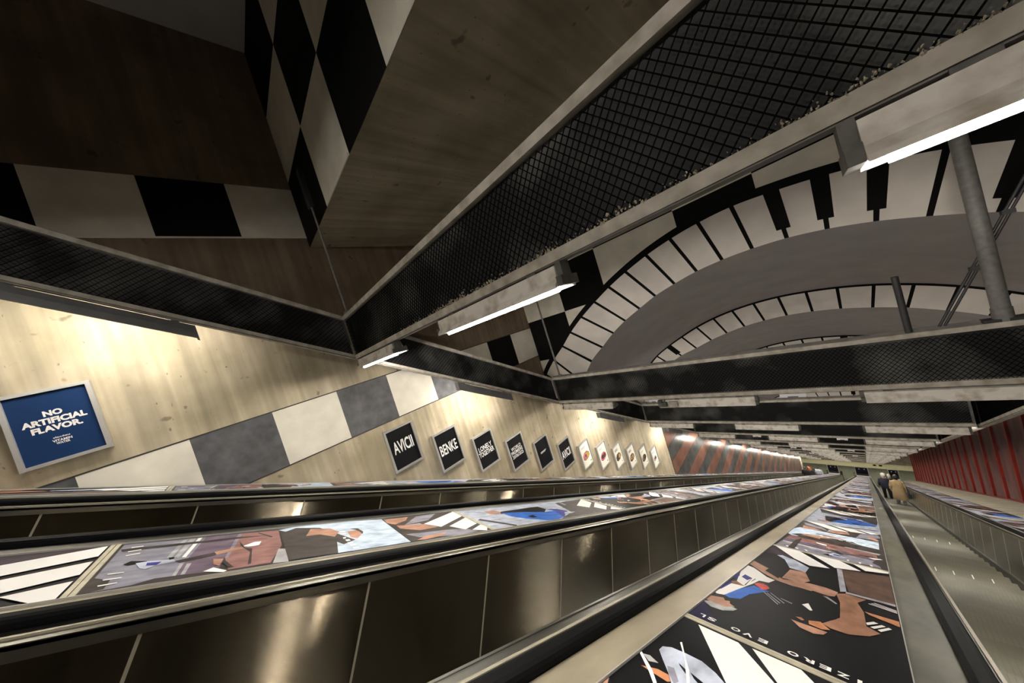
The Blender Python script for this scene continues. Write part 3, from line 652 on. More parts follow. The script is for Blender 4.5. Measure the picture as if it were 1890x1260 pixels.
for (x, sgn, gname, sd) in ((XB0, 1, 'side fascias along the left', 'left'), (XB1+0.05, -1, 'side fascias along the right', 'right')):
    p = make_side(x, sgn, '', gname)
    o = bpy.data.objects.new('mesh_screen', side_screen(1)); C.objects.link(o); o.parent = p; o.location = (0.0 if sgn > 0 else 0.0, 0, FB-0.005)
    o.scale = (-1 if sgn > 0 else 1, 1, 1)
    p['label'] = '%s sloping mesh fascia between the first and second cross beams' % sd
    for k in range(-1, NB-1):
        if k == 0: continue
        y = BY0+0.06+BP*k
        lab = ('%s sloping mesh fascia running up the slope from the nearest cross beam' % sd if k == -1 else '%s sloping mesh fascia behind the camera' % sd) if k < 0 else '%s sloping mesh fascia between the %s and %s cross beams' % (sd, ORD[k], ORD[k+1])
        dup(p, (x, y, zb(y)), lab)

# ------------------------------------------------------------------ strip lights
def make_light(wall=False):
    """housing with flared lip and one tube; local frame: long axis +x from 0 to 1.25, y across, z=0 at the beam underside"""
    t = thing('strip_light', (0, 0, 0), 'x', 'strip light')
    Lh = 1.25
    if not wall:
        prof = [(-0.030, -0.015), (0.075, -0.015), (0.085, -0.085), (0.125, -0.118), (0.125, -0.135), (0.105, -0.135), (0.055, -0.105), (-0.005, -0.105), (-0.050, -0.128), (-0.065, -0.135), (-0.065, -0.118), (-0.038, -0.088)]
        hm = 'housing_white'
    else:
        prof = [(-0.035, -0.02), (0.06, -0.02), (0.065, -0.09), (0.065, -0.165), (0.05, -0.168), (0.045, -0.105), (-0.03, -0.105), (-0.045, -0.095)]
        hm = 'housing_grey'
    a = MB(); a.extr(prof, lambda y, z, x: (x, y, z), 0.0, Lh, hm); obj('housing', a, t)
    if not wall:
        for x in (-0.035, Lh):
            a = MB(); a.box(x, x+0.035, -0.045, 0.11, -0.128, -0.075, 'housing_end'); a.box(x, x+0.035, -0.02, 0.06, -0.075, 0.0, 'housing_end'); obj('end_cap', a, t)
        a = MB(); a.tube((0.04, 0.012, -0.137), (Lh-0.04, 0.012, -0.137), 0.013, 'tube_light', 10); obj('tube', a, t)
        for x in (0.15, Lh-0.22):
            a = MB(); a.box(x, x+0.07, -0.01, 0.05, -0.02, 0.004, 'housing_end'); obj('hanging_bracket', a, t)
    else:
        a = MB(); a.tube((0.04, -0.01, -0.128), (Lh-0.04, -0.01, -0.128), 0.013, 'tube_light_wall', 10); obj('tube', a, t)
        for x in (-0.02, Lh):
            a = MB(); a.box(x, x+0.02, -0.045, 0.066, -0.168, -0.02, 'housing_grey'); obj('end_cap', a, t)
        for x in (0.1, Lh-0.16):
            a = MB(); a.box(x, x+0.06, -0.01, 0.04, -0.025, 0.004, 'housing_end'); obj('hanging_bracket', a, t)
    return t
LX = [-4.43, -2.15, 0.155]; side_names = ['left', 'middle', 'right']
L0 = make_light(); first = True
for k in range(-1, NB):
    y = BY0+BP*k
    for i, x in enumerate(LX):
        if k < 0 and i == 0: continue
        lab = ('%s of the three strip lights %s' % (side_names[i], 'behind the camera' if k < 0 else 'under the %s cross beam%s' % (ORD[k] if k else 'nearest', ' with its lit tube showing' if k == 0 else '')))
        o = L0 if first else dup(L0, (0, 0, 0)); first = False
        o.location = (x, y, zb(y)); o['label'] = lab; o['group'] = 'strip lights under the cross beams'
# lights under the left fascia, turned to wash the wall
WL = make_light(True)
for ch in WL.children:      # lay the fixture along the slope: local x -> downhill, local y -> towards the shaft
    me = ch.data
    for v in me.vertices:
        x, y, z = v.co; v.co = (y, x*CA, z - x*SA)
    me.flip_normals()
first = True
for k in range(-1, NB):
    yc = 3.35+BP*k-0.55 if k >= 0 else -1.18
    o = WL if first else dup(WL, (0, 0, 0)); first = False
    o.location = (XB0-0.05, yc, zb(yc))
    o['label'] = ('dark strip light on the left edge of the photo, under the side fascia' if k == -1 else '%s wall-washing strip light under the left fascia, counted from beyond the nearest beam' % ORD[k]); o['group'] = 'wall-washing strip lights'
# small boxes between the fittings
def small_box(x, y, w_, h, d, label, nm='junction_box', mat='box_white', z=None):
    a = MB(); z = zb(y) if z is None else z
    a.box(x, x+w_, y+0.0, y+d, z-h, z-0.002, mat); a.box(x+w_*0.3, x+w_*0.7, y-0.004, y+0.0, z-h*0.95, z-h*0.72, 'housing_grey')
    return tag(obj(nm, a), label, 'box', 'junction boxes under the beams')
small_box(-0.62, BY0+BP*1, 0.27, 0.055, 0.09, 'white junction box hanging under the second cross beam')
small_box(-2.45, BY0+BP*1, 0.17, 0.05, 0.08, 'small white box left of the cameras under the second cross beam')
for k, xs_ in ((3, (-2.62, -0.45)), (5, (-2.62, -0.45)), (7, (-2.62, -0.45))):
    for i, x in enumerate(xs_): small_box(x, BY0+BP*k, 0.24, 0.07, 0.08, '%s white junction box under the %s cross beam' % (['left', 'right'][i], ORD[k]))
t = thing('camera_bracket', (-2.05, BY0+BP, zb(BY0+BP)), 'grey security camera bracket under the second cross beam, beside its middle strip light', 'camera')
a = MB(); y, z = BY0+BP, zb(BY0+BP)
a.box(-2.26, -2.2, y-0.09, y-0.03, z-0.11, z, 'housing_end'); a.box(-2.24, -1.98, y-0.11, y-0.055, z-0.12, z-0.105, 'flange_grey'); obj('bracket', a, t)
a = MB(); a.box(-2.25, -2.12, y-0.12, y-0.05, z-0.10, z-0.03, 'housing_end'); a.box(-2.08, -1.94, y-0.12, y-0.05, z-0.10, z-0.02, 'flange_grey'); obj('camera_body', a, t)

# hangers above the beams
def rod(x, y, z0, z1, r, label, mat='pipe_grey', plate=True, clamp=False):
    t = thing('hanger_rod', (x, y, z0), label, 'rod', 'hanger rods')
    a = MB(); a.tube((x, y, z0), (x, y, z1), r, mat, 14); obj('rod', a, t)
    if plate:
        a = MB(); a.box(x-0.05, x+0.05, y-0.03, y+0.03, z0, z0+0.045, 'pipe_grey'); obj('foot_plate', a, t)
    if clamp:
        a = MB(); a.tube((x, y, z0+0.03), (x, y, z0+0.13), r*1.12, 'pipe_grey', 14); a.box(x-0.12, x+0.12, y-0.05, y+0.05, z0, z0+0.03, 'pipe_dark'); obj('clamp', a, t)
    return t
zt = zb(BY0)+BH
t = rod(-4.44, 1.385, zt, 2.62, 0.014, 'thin steel rod from the chequered riser down to the nearest beam\'s left end')
a = MB(); a.box(-4.50, -4.39, 1.35, 1.406, 2.45, 2.98, 'pipe_dark'); obj('bracket', a, t)
zt2 = zb(BY0+BP)+BH
rod(-4.33, 5.29, zt2, 2.2, 0.02, 'thin steel rod standing on the left end of the second cross beam')
rod(0.60, 5.29, zt2, -0.70, 0.028, 'short dark post on top of the second cross beam, left of the thick pipe', 'pipe_dark', plate=False)
rod(1.165, 5.29, zt2, 2.2, 0.055, 'thick grey pipe rising from the second cross beam to the ceiling', 'pipe_grey', plate=False, clamp=True)
t = thing('brace_cable', (1.40, 5.3, 0.0), 'black cable pair running diagonally past the thick pipe above the second beam', 'cable')
for d in (0.0, 0.035):
    a = MB(); a.tube((1.72+d, 5.33, 0.5), (0.80+d, 5.30, zt2+0.02), 0.011, 'pipe_dark', 8); obj('cable', a, t)
for u in (0.25, 0.45, 0.7):
    a = MB(); x = 1.72+(0.80-1.72)*u; z = 0.5+(zt2-0.5)*u; a.box(x-0.02, x+0.05, 5.29, 5.345, z-0.02, z+0.02, 'pipe_dark'); obj('cable_clip', a, t)
for x, lab in ((-4.44, 'left'), (1.3, 'right')):
    for k in range(2, NB):
        y = BY0+BP*k+0.035; z0 = zb(BY0+BP*k)+BH
        rod(x, y, z0, z0+0.5, 0.014, '%s hanger rod on the %s cross beam' % (lab, ORD[k]))

# ------------------------------------------------------------------ framed posters on the left wall
def poster(y0, zt_, w_, h, face, label, group, lines=(), pics=(), bars=(), cat='poster'):
    """frame and print on the left wall; text lines (text, cy, cz, width, height) in fractions of the print"""
    t = thing('wall_poster', (XW, y0+w_/2, zt_-h), label, cat, group)
    a = MB(); f_, d = 0.032, 0.055; x0 = XW+0.004
    for (ya, yb_, za, zc_) in ((y0, y0+w_, zt_-f_, zt_), (y0, y0+w_, zt_-h, zt_-h+f_), (y0, y0+f_, zt_-h+f_, zt_-f_), (y0+w_-f_, y0+w_, zt_-h+f_, zt_-f_)):
        a.box(x0, x0+d, ya, yb_, za, zc_, 'alu')
    obj('frame', a, t)
    a = MB(); xp = x0+0.030
    a.box(x0, xp, y0+f_, y0+w_-f_, zt_-h+f_, zt_-f_, face)
    iw, ih = w_-2*f_, h-2*f_
    Y = lambda u: y0+f_+u*iw
    Z = lambda v: zt_-h+f_+v*ih
    for i, (mat, pts) in enumerate(pics): a.poly([(xp+0.0008+0.0004*i, Y(u), Z(v)) for u, v in pts], mat)
    for (mat, u0, u1, v0, v1) in bars: a.quad((xp+0.002, Y(u0), Z(v0)), (xp+0.002, Y(u1), Z(v0)), (xp+0.002, Y(u1), Z(v1)), (xp+0.002, Y(u0), Z(v1)), mat)
    for (s_, u, v, tw, th, mat, o_) in lines:
        vs, fs = text_mesh(s_, tw*iw, th*ih, o_)
        a.add([(xp+0.003, Y(u)+p[0], Z(v)+p[1]) for p in vs], fs, mat)
    obj('print', a, t)
    return t
WH = 'ink_white'
poster(-1.475, 0.825, 0.525, 0.72, 'ink_poster_blue', 'blue framed poster reading no artificial flavor at the left edge', None,
       lines=[('NO', 0.5, 0.685, 0.235, 0.085, WH, 0.05), ('ARTIFICIAL', 0.5, 0.575, 0.79, 0.09, WH, 0.05), ('FLAVOR.', 0.5, 0.465, 0.62, 0.09, WH, 0.05),
              ('glac\u00e9au', 0.5, 0.31, 0.21, 0.032, WH, 0.02), ('VITAMIN', 0.5, 0.265, 0.24, 0.035, WH, 0.03), ('WATER', 0.5, 0.225, 0.17, 0.032, WH, 0.03)])
PG = 'framed posters along the left escalator'
black = [([('AVICII', 0.5, 0.54, 0.78, 0.32, WH, 0.022)], 'black poster with one tall white word, nearest of the poster row'),
         ([('BENKE', 0.5, 0.52, 0.82, 0.30, WH, 0.018)], 'black poster with one white word, second in the poster row'),
         ([('LONELY', 0.5, 0.60, 0.78, 0.155, WH, 0.02), ('TOGETHER', 0.5, 0.425, 0.88, 0.155, WH, 0.02)], 'black poster with two lines of white capitals, third in the row'),
         ([('WORLD', 0.5, 0.645, 0.68, 0.115, WH, 0.012), ('PREMIERE', 0.5, 0.51, 0.80, 0.115, WH, 0.012), ('20/06/2025', 0.5, 0.375, 0.78, 0.115, WH, 0.012)], 'black poster with three lines of thin white capitals, fourth in the row'),
         ([], 'black poster with a tiny white caption, fifth in the row'),
         ([('AVICII', 0.5, 0.5, 0.82, 0.31, WH, 0.022)], 'last black poster before the white ones, one tall white word')]
for k in range(6):
    bars = [('ink_white', 0.28, 0.74, 0.535, 0.55), ('ink_white', 0.28, 0.66, 0.50, 0.513)] if k == 4 else []
    poster(1.54+0.765*k, -0.955-0.433*k, 0.51, 0.71, 'poster_black', black[k][1], PG, lines=black[k][0], bars=bars)
cols = [('ink_skin', 'ink_mustard', 'ink_pink', 'pink and orange'), ('ink_pink', 'ink_umber', 'ink_plum', 'magenta'), ('ink_umber', 'ink_mustard', 'ink_dark', 'dark brown'), ('ink_umber', 'ink_skin', 'ink_mustard', 'tan and brown'), ('ink_umber', 'ink_dark', 'ink_skin2', 'brown and grey'), ('ink_grey', 'ink_dark', 'ink_pink', 'small grey')]
for k in range(6):
    q = k+6; c1, c2, c3, nm = cols[k]; s_ = 0.7 if k == 5 else 0.92
    P_ = lambda pts: [(0.5+(u-0.5)*s_, 0.42+(v-0.36)*s_) for u, v in pts]
    pics = [(c1, P_([(0.12, 0.26), (0.30, 0.18), (0.62, 0.20), (0.9, 0.30), (0.88, 0.45), (0.66, 0.56), (0.34, 0.54), (0.14, 0.42)])),
            (c3, P_([(0.2, 0.34), (0.42, 0.26), (0.6, 0.34), (0.52, 0.46), (0.3, 0.46)])), (c2, P_([(0.5, 0.30), (0.74, 0.26), (0.84, 0.38), (0.7, 0.5), (0.56, 0.44)])),
            ('ink_dark', P_([(0.36, 0.36), (0.48, 0.30), (0.56, 0.40), (0.46, 0.44)]))]
    tm = 'ink_dark' if k in (2, 3) else 'ink_grey'
    bars = [(tm, 0.2, 0.62, 0.815, 0.835), (tm, 0.2, 0.54, 0.775, 0.795), ('ink_umber', 0.78, 0.88, 0.08, 0.12)] + ([(tm, 0.2, 0.66, 0.735, 0.755)] if k in (2, 3) else [])
    poster(1.54+0.765*q, -0.955-0.433*q, 0.51, 0.71, 'ink_cream', 'white poster with a %s food picture, %s of the white ones' % (nm, ORD[k]), PG, pics=pics, bars=bars)

# ------------------------------------------------------------------ escalators
S0 = -6.0
def escalator(xc, hw, lipL, lipR, stepw, label, real_steps):
    t = thing('escalator', W(xc, 0, -1.56), label, 'escalator', 'escalators side by side in the shaft')
    for sg, lip, nm in ((-1, lipL, 'left'), (1, lipR, 'right')):
        hc = xc+sg*hw
        # handrail: rounded C section
        prof = [(0.037, -0.786), (0.040, -0.776), (0.040, -0.760), (0.033, -0.749), (0.018, -0.744), (-0.018, -0.744), (-0.033, -0.749), (-0.040, -0.760), (-0.040, -0.776), (-0.037, -0.786)]
        a = MB(); a.extr([(hc+p, q) for p, q in prof], lambda x, n, s: W(x, s, n), S0, SEND+0.4, 'rubber'); obj('handrail', a, t)
        # inner deck, bullnose and guide rails
        xi = hc-sg*lip
        a = MB()
        lo, hi = min(hc, xi), max(hc, xi)
        tm = 'steel_trim' if lip > 0.1 else 'deck_grey'
        a.sbox(lo, hi, S0, SEND, -0.80, -0.787, tm)
        g = hc-sg*(0.04+(lip-0.04)*0.45)
        a.sbox(min(g, g+0.014), max(g, g+0.014), S0, SEND, -0.787, -0.779, 'steel_seam')
        a.sbox(min(xi, xi+sg*0.012), max(xi, xi+sg*0.012), S0, SEND, -0.835, -0.783, tm)
        obj('balustrade_trim', a, t)
        # balustrade panel with seams
        xt, xb_ = xi+sg*0.012, xc+sg*(stepw+0.012)
        a = MB()
        a.extr([(xt, -0.80), (xb_, -1.47), (xb_+sg*0.02, -1.47), (xt+sg*0.02, -0.80)], lambda x, n, s: W(x, s, n), S0, SEND, 'steel_panel')
        s = -0.056-0.875*6
        while s < SEND:
            if s > S0:
                a.extr([(xt-sg*0.0015, -0.80), (xb_-sg*0.0015, -1.47), (xb_+sg*0.004, -1.47), (xt+sg*0.004, -0.80)], lambda x, n, q: W(x, q, n), s-0.006, s+0.006, 'steel_seam')
            s += 0.875
        obj('balustrade_panel', a, t)
        a = MB(); xs_ = xc+sg*stepw
        a.sbox(min(xs_, xs_+sg*0.03), max(xs_, xs_+sg*0.03), S0, SEND, -1.485, -1.463, 'steel_trim')
        a.sbox(min(xs_, xs_+sg*0.012), max(xs_, xs_+sg*0.012), S0, SEND, -1.78, -1.485, 'skirt_dark'); obj('skirt', a, t)
        # newel end at the foot
        a = MB(); lo, hi = min(hc-0.03, xi), max(hc+0.03, xi)
        a.box(lo, hi, YE, YE+0.9, ZF, zslope(YE, -0.80), 'steel_panel'); obj('newel', a, t)
    def step(mb, k, mark=False):
        s = S0+0.4619*k; y = s*CA; zt_ = zslope(y+0.4, -1.56)-0.0
        x0, x1 = xc-stepw+0.004, xc+stepw-0.004
        mb.box(x0, x1, y, y+0.4, zt_-0.03, zt_, 'step_metal')
        mb.box(x0, x1, y+0.385, y+0.4, zt_-0.235, zt_-0.03, 'step_groove')
        n = 26
        for i in range(n):
            gx = x0+(x1-x0)*(i+0.5)/n; mb.quad((gx-0.003, y+0.01, zt_+0.0006), (gx+0.003, y+0.01, zt_+0.0006), (gx+0.003, y+0.385, zt_+0.0006), (gx-0.003, y+0.385, zt_+0.0006), 'step_groove')
        if mark:
            for gx in (0.2, 0.39, 0.58, 0.77):
                q = x0+gx*(x1-x0); mb.quad((q-0.006, y+0.3, zt_+0.001), (q+0.006, y+0.3, zt_+0.001), (q+0.006, y+0.39, zt_+0.001), (q-0.006, y+0.39, zt_+0.001), 'step_mark')
    nst = int((SEND-S0)/0.4619)
    if real_steps:
        for k in range(min(100, nst)):
            a = MB(); step(a, k+2, mark=(k+2 in (32, 41))); obj('step', a, t)
        a = MB()
        for k in range(102, nst): step(a, k)
        tag(obj('distant_steps', a, t), kind='stuff')
    else:
        a = MB()
        for k in range(nst): step(a, k)
        tag(obj('steps', a, t), kind='stuff')
    return t
escalator(-3.88, 0.62, 0.155, 0.155, 0.46, 'left escalator, running beside the poster wall, only its far balustrade showing', False)
escalator(-1.565, 0.615, 0.155, 0.155, 0.46, 'middle escalator with the broad brown steel balustrade across the foreground', False)
escalator(0.81, 0.65, 0.07, 0.07, 0.50, 'right escalator whose steps carry people going down beside the red wall', True)

# decks between the escalators
def deck(x0, x1, b0, b1, label, m0, m1):
    t = thing('balustrade_deck', W((x0+x1)/2, 0, -0.80), label, 'deck', 'balustrade decks')
    a = MB(); a.sbox(x0, b0, S0, SEND, -0.80, -0.783, m0); obj('left_cover', a, t)
    a = MB(); a.sbox(b1, x1, S0, SEND, -0.80, -0.783, m1); obj('right_cover', a, t)
    a = MB(); a.sbox(b0, b1, S0, SEND, -0.81, -0.79, 'deck_grey'); a.sbox(b0-0.004, b0, S0, SEND, -0.80, -0.772, 'alu'); a.sbox(b1, b1+0.004, S0, SEND, -0.80, -0.772, 'alu'); obj('board_tray', a, t)
    a = MB(); a.box(x0, x1, YE, YE+0.9, ZF, zslope(YE, -0.80), 'deck_grey'); obj('end_block', a, t)
    return t
decks = [(-5.18, -4.54, -5.16, -4.84), (-3.22, -2.225, -3.075, -2.345), (-0.91, 0.12, -0.76, -0.03), (1.50, 2.335, 1.59, 2.31)]
dn = ['by the poster wall', 'left of the middle escalator', 'left of the right escalator', 'by the red wall']
for (x0, x1, b0, b1), nm, mm in zip(decks, dn, (('deck_grey', 'deck_grey'), ('steel_trim', 'deck_beige'), ('deck_beige', 'deck_grey'), ('deck_grey', 'deck_grey'))):
    deck(x0, x1, b0, b1, 'sloping metal deck holding advert boards, '+nm, *mm)
# advert boards lying in the decks
BG = {'BC': 'ink_black', 'BA': 'ink_dark', 'BB': 'ink_pale', 'BN': 'ink_black'}
DES = {'BC': BC, 'BA': BA, 'BB': BB, 'BN': BN}
def board_mesh(d, wscale):
    mb = MB(); Wd = 0.715*wscale
    def P(u, v, h): 
        q = W(u*wscale, v, h); return q
    mb.hexa([P(0, 0.02, -0.003), P(0.72, 0.02, -0.003), P(0.72, 2.315, -0.003), P(0, 2.315, -0.003), P(0, 0.02, 0.004), P(0.72, 0.02, 0.004), P(0.72, 2.315, 0.004), P(0, 2.315, 0.004)], BG[d])
    for i, (col, pts) in enumerate(DES[d]):
        mb.poly([P(min(max(u, 0.002), 0.718), v, 0.0045+0.00012*i) for u, v in pts][::1], 'ink_'+col)
    if d == 'BC':       # line of capitals, read from the other end of the board
        for s_, u, w_ in (('L', 0.057, 0.024), ('S', 0.098, 0.034), ('O', 0.196, 0.036), ('V', 0.243, 0.036), ('E', 0.297, 0.033), ('O', 0.397, 0.036), ('R', 0.445, 0.034), ('E', 0.493, 0.033), ('Z', 0.543, 0.034), ('I', 0.585, 0.012), ('D', 0.628, 0.036), ('A', 0.678, 0.038)):
            vs, fs = text_mesh(s_, w_, 0.036, 0.03)
            mb.add([P(u-p[0], 0.062-p[1], 0.0112) for p in vs], fs, 'ink_white')
    me = mb.mesh('advert_board'); return me
def strip_mesh(ws):
    mb = MB(); Wd = 0.72*ws
    for v0, v1, h in ((-0.022, -0.004, 0.008), (0.0, 0.018, 0.009)): mb.hexa([W(0, v0, -0.003), W(Wd, v0, -0.003), W(Wd, v1, -0.003), W(0, v1, -0.003), W(0, v0, h), W(Wd, v0, h), W(Wd, v1, h), W(0, v1, h)], 'joint_strip')
    return mb.mesh('joint_strip')
dsn = {'BC': 'dark picture of a crouching athlete and white stripes', 'BA': 'court player and pale blue shirt picture with white stripes', 'BB': 'pale picture with a blue jacket and white stripes', 'BN': 'black picture of a pale trainer and white stripes'}
cache = {}
starts = [-0.33, -0.33, 1.985, 1.985]; seqs = [['BA', 'BB', 'BC'], ['BA', 'BB', 'BC'], ['BC', 'BA', 'BB'], ['BC', 'BA', 'BB']]
for di, ((x0, x1, b0, b1), nm) in enumerate(zip(decks, dn)):
    ws = (b1-b0)/0.72
    n = 0
    for k in range(-2, 25):
        s = starts[di]+2.33*k
        if s < -3.6 or s+2.33 > SEND: continue
        d = seqs[di][k % 3]
        if di in (2, 3) and k == -1: d = 'BN'
        key = (d, round(ws, 3))
        if key not in cache: cache[key] = (board_mesh(d, ws), strip_mesh(ws))
        o = bpy.data.objects.new('advert_board', cache[key][0]); C.objects.link(o); o.location = W(b0, s, -0.785)
        q = bpy.data.objects.new('joint_strip', cache[key][1]); C.objects.link(q); q.parent = o
        tag(o, '%s advert board from the near end %s, %s' % (ORD[n], nm, {'BC': 'dark athlete', 'BA': 'court player', 'BB': 'blue jacket', 'BN': 'pale trainer'}[d]), 'advert board', 'advert boards '+nm)
        n += 1

# framed dark panels standing at the foot of the decks
for x, w_, lab in ((-3.25, 1.0, 'left'), (-0.92, 1.1, 'middle'), (1.62, 0.8, 'right')):
    zt_ = zslope(YE, -0.80)
    t = thing('barrier_screen', (x+w_/2, YE+0.45, zt_), '%s dark framed screen standing at the foot of the advert boards' % lab, 'screen', 'framed screens at the foot')
    a = MB(); 
    for (xa, xb_, za, zc_) in ((x, x+0.07, 0, 1.12), (x+w_-0.07, x+w_, 0, 1.12), (x+0.07, x+w_-0.07, 1.05, 1.12)): a.box(xa, xb_, YE+0.3, YE+0.38, zt_+za, zt_+zc_, 'alu')
    obj('frame', a, t)
    a = MB(); a.box(x+0.07, x+w_-0.07, YE+0.32, YE+0.35, zt_, zt_+1.05, 'glass_dark')
    for q in (0.3, 0.68): a.box(x+w_*q, x+w_*q+0.07, YE+0.315, YE+0.32, zt_+0.78, zt_+0.9, 'ink_grey')
    obj('screen_panel', a, t)
    a = MB(); a.box(x+0.02, x+w_-0.02, YE+0.0, YE+0.28, zt_, zt_+0.03, 'ink_white'); obj('end_plate', a, t)

# ------------------------------------------------------------------ people
def person(x, s, h, top, trousers, hair, label, coat=False, hat=None, lean=0.0, bag=False, dx=0.0, arm=0.0, n=-1.56, scarf=False, esc_k=None):
    # stand on a tread
    k = round((s-S0)/0.4619); sy = (S0+0.4619*k)*CA+0.2; z0 = zslope(sy+0.2, n)
    t = thing('person', (x, sy, z0), label, 'person'); sc = h/1.75
    V = []; E = []; R = []
    def v(p, r): V.append((p[0]*sc, p[1]*sc, p[2]*sc)); R.append(r*sc); return len(V)-1
    def chain(i, pts):
        for p, r in pts:
            j = v(p, r); E.append((i, j)); i = j
        return i
    pel = v((0, 0, 0.95), 0.11)
    ch = chain(pel, [((0, 0.0, 1.12), 0.10), ((0, -0.01, 1.30), 0.10), ((0, 0, 1.41), 0.07)])
    chain(ch, [((0, 0.005, 1.50), 0.055), ((0, 0.015, 1.58), 0.075), ((0, 0.02, 1.66), 0.088), ((0, 0.01, 1.71), 0.062)])
    for sg in (-1, 1):
        ft = 0.06*sg
        chain(pel, [((0.10*sg, 0, 0.86), 0.10), ((0.11*sg, 0.015, 0.50), 0.062), ((0.11*sg, -0.01, 0.10), 0.042), ((0.12*sg, 0.04, 0.035), 0.038), ((0.13*sg, 0.15, 0.03), 0.032)])
        a_ = arm if sg > 0 else 0.04
        hd = chain(ch, [((0.165*sg, 0, 1.385), 0.045), ((0.235*sg, -0.01, 1.14), 0.038), ((0.255*sg, 0.03+a_, 0.90), 0.033), ((0.255*sg, 0.05+a_, 0.83), 0.032)])
        base = V[hd]; bx, by, bz = [q/sc for q in base]
        for i in range(4): chain(hd, [((bx+0.004*sg, by-0.022+0.016*i, bz-0.05), 0.0085), ((bx-0.012*sg, by-0.022+0.016*i, bz-0.088+0.004*abs(i-1.5)), 0.0075)])
        chain(hd, [((bx-0.012*sg, by+0.035, bz-0.02), 0.010), ((bx-0.02*sg, by+0.045, bz-0.055), 0.0085)])
    me = bpy.data.meshes.new('body'); me.from_pydata(V, E, []); me.materials.append(MATS['body_skin'])
    o = bpy.data.objects.new('body', me); C.objects.link(o); o.parent = t
    md = o.modifiers.new('Skin', 'SKIN'); md.use_smooth_shade = True
    if len(me.skin_vertices) == 0:
        bpy.context.view_layer.update()
    if len(me.skin_vertices):
        for i, r in enumerate(R):
            me.skin_vertices[0].data[i].radius = (r, r)
        me.skin_vertices[0].data[0].use_root = True
    sb = o.modifiers.new('Subdivision', 'SUBSURF'); sb.levels = 1; sb.render_levels = 1
    def part(name, fn, mat):
        a = MB(); fn(a, mat); a.v = [(p[0]*sc+x, p[1]*sc+sy, p[2]*sc+z0) for p in a.v]; return obj(name, a, t)
    bot = 0.42 if coat else 0.86
    rings = [(1.475, 0, 0, 0.075, 0.065), (1.44, 0, 0, 0.155, 0.095), (1.40, 0, 0, 0.205, 0.125), (1.25, 0, -0.005, 0.215, 0.145), (1.08, 0, 0, 0.195, 0.135), (0.95, 0, 0, 0.215, 0.15)]
    if coat: rings += [(0.75, 0, 0, 0.235, 0.17), (0.55, 0, 0, 0.255, 0.19), (bot, 0, 0, 0.262, 0.195)]
    else: rings += [(bot, 0, 0, 0.21, 0.15)]
    part('coat' if coat else 'jacket', lambda a, m_: a.loft(rings, m_), top)
    for sg in (-1, 1):
        a_ = arm if sg > 0 else 0.04
        def sleeve(a, m_, sg=sg, a_=a_):
            a.tube((0.17*sg, 0, 1.40), (0.24*sg, -0.01, 1.14), 0.072, m_, 12, 0.060); a.tube((0.24*sg, -0.01, 1.15), (0.257*sg, 0.03+a_, 0.90), 0.060, m_, 12, 0.047)
        part('sleeve', sleeve, top)
        part('trouser_leg', lambda a, m_, sg=sg: (a.tube((0.095*sg, 0, 0.90), (0.11*sg, 0.015, 0.50), 0.108, m_, 12, 0.078), a.tube((0.11*sg, 0.015, 0.51), (0.11*sg, -0.01, 0.07), 0.078, m_, 12, 0.062)), trousers)
        part('shoe', lambda a, m_, sg=sg: a.hexa([(0.06*sg-0.0, -0.07, 0), (0.165*sg, -0.07, 0), (0.175*sg, 0.20, 0), (0.085*sg, 0.20, 0), (0.07*sg, -0.06, 0.085), (0.155*sg, -0.06, 0.085), (0.165*sg, 0.19, 0.045), (0.09*sg, 0.19, 0.045)], m_), 'cloth_black' if not coat else 'cloth_grey')
    part('hair', lambda a, m_: a.loft([(1.54, 0, -0.035, 0.062, 0.05), (1.58, 0, -0.03, 0.088, 0.075), (1.66, 0, -0.012, 0.102, 0.105), (1.72, 0, 0.0, 0.09, 0.10), (1.755, 0, 0.005, 0.055, 0.065), (1.765, 0, 0.005, 0.015, 0.02)], m_), hair)
    part('nose', lambda a, m_: a.hexa([(-0.012, 0.09, 1.60), (0.012, 0.09, 1.60), (0.01, 0.122, 1.605), (-0.01, 0.122, 1.605), (-0.008, 0.09, 1.65), (0.008, 0.09, 1.65), (0.005, 0.10, 1.65), (-0.005, 0.10, 1.65)], m_), 'body_skin')
    for sg in (-1, 1):
        part('eye', lambda a, m_, sg=sg: a.box(0.035*sg-0.012, 0.035*sg+0.012, 0.095, 0.102, 1.648, 1.658, m_), 'hair_dark')
    part('mouth', lambda a, m_: a.box(-0.022, 0.022, 0.088, 0.094, 1.572, 1.579, m_), 'ink_skin2')
    if hat: part('cap', lambda a, m_: (a.loft([(1.69, 0, 0, 0.108, 0.112), (1.75, 0, 0, 0.098, 0.102), (1.785, 0, 0, 0.05, 0.055)], m_), a.box(-0.07, 0.07, 0.09, 0.17, 1.69, 1.70, m_)), hat)
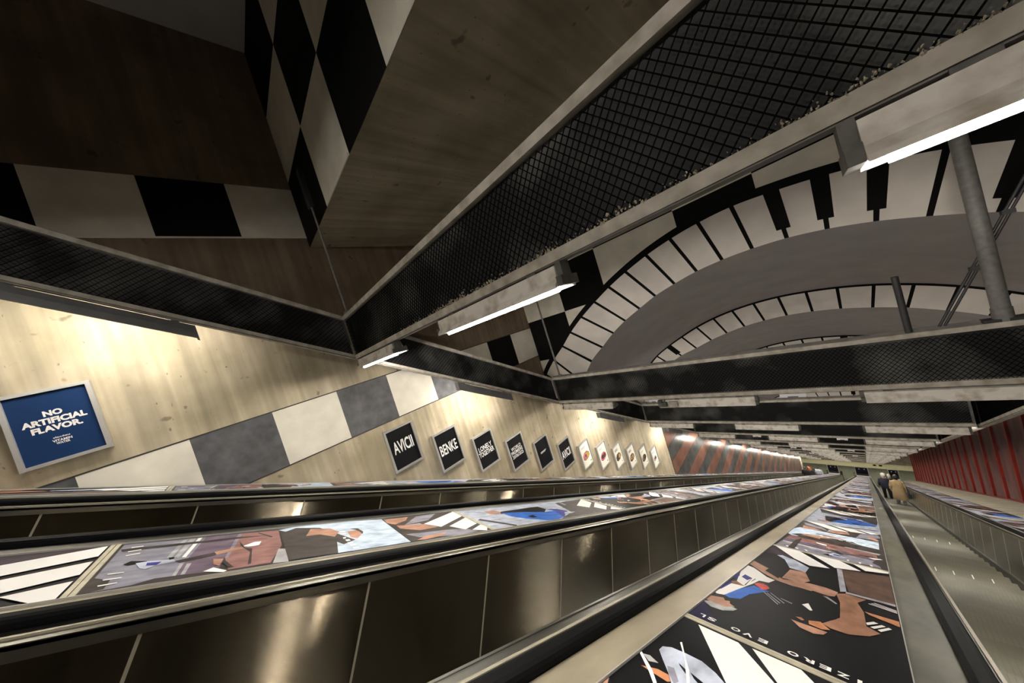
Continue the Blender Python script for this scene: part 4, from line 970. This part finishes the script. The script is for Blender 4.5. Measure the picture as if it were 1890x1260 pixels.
    if scarf: part('scarf', lambda a, m_: a.loft([(1.38, 0, 0, 0.19, 0.14), (1.45, 0, 0, 0.14, 0.115), (1.50, 0, 0, 0.085, 0.085)], m_), scarf if isinstance(scarf, str) else 'cloth_white')
    if bag:
        b_ = thing('shoulder_bag', (x+0.30, sy, z0+0.62), 'black shoulder bag carried by the person in the beige coat', 'bag')
        a = MB(); a.hexa([(x+0.27, sy-0.17, z0+0.58), (x+0.39, sy-0.17, z0+0.58), (x+0.39, sy+0.17, z0+0.58), (x+0.27, sy+0.17, z0+0.58), (x+0.28, sy-0.14, z0+0.88), (x+0.36, sy-0.14, z0+0.88), (x+0.36, sy+0.14, z0+0.88), (x+0.28, sy+0.14, z0+0.88)], 'cloth_black'); obj('bag_body', a, b_)
        a = MB(); a.tube((x+0.32, sy-0.1, z0+0.88), (x+0.22, sy, z0+1.46), 0.012, 'cloth_black', 8); a.tube((x+0.32, sy+0.1, z0+0.88), (x+0.22, sy, z0+1.46), 0.012, 'cloth_black', 8); obj('strap', a, b_)
    return t
person(0.98, 26.6, 1.76, 'cloth_beige', 'cloth_grey', 'hair_dark', 'person in a long beige coat seen from behind, on the right escalator', coat=True, bag=True, arm=0.05)
person(0.66, 31.6, 1.78, 'cloth_navy', 'cloth_black', 'hair_white', 'person in a dark navy jacket and pale cap below the beige coat', hat='cloth_white')
person(1.02, 36.0, 1.74, 'cloth_black', 'cloth_black', 'hair_white', 'white-haired person furthest down the right escalator', coat=False)
person(-4.0, 42.0, 1.74, 'cloth_black', 'cloth_black', 'hair_dark', 'person in black, nearest of the group far down the left escalator')
person(-3.75, 43.6, 1.70, 'cloth_black', 'cloth_black', 'hair_red', 'red-haired person in black, second of the group on the left escalator', scarf=False)
person(-4.05, 46.0, 1.78, 'cloth_black', 'cloth_black', 'hair_red', 'person in black with an orange scarf, third of the group on the left escalator', scarf='cloth_orange')
person(-3.42, 47.2, 1.90, 'cloth_stripe', 'cloth_denim', 'hair_dark', 'person in a mottled pale jacket at the far end of the left group')
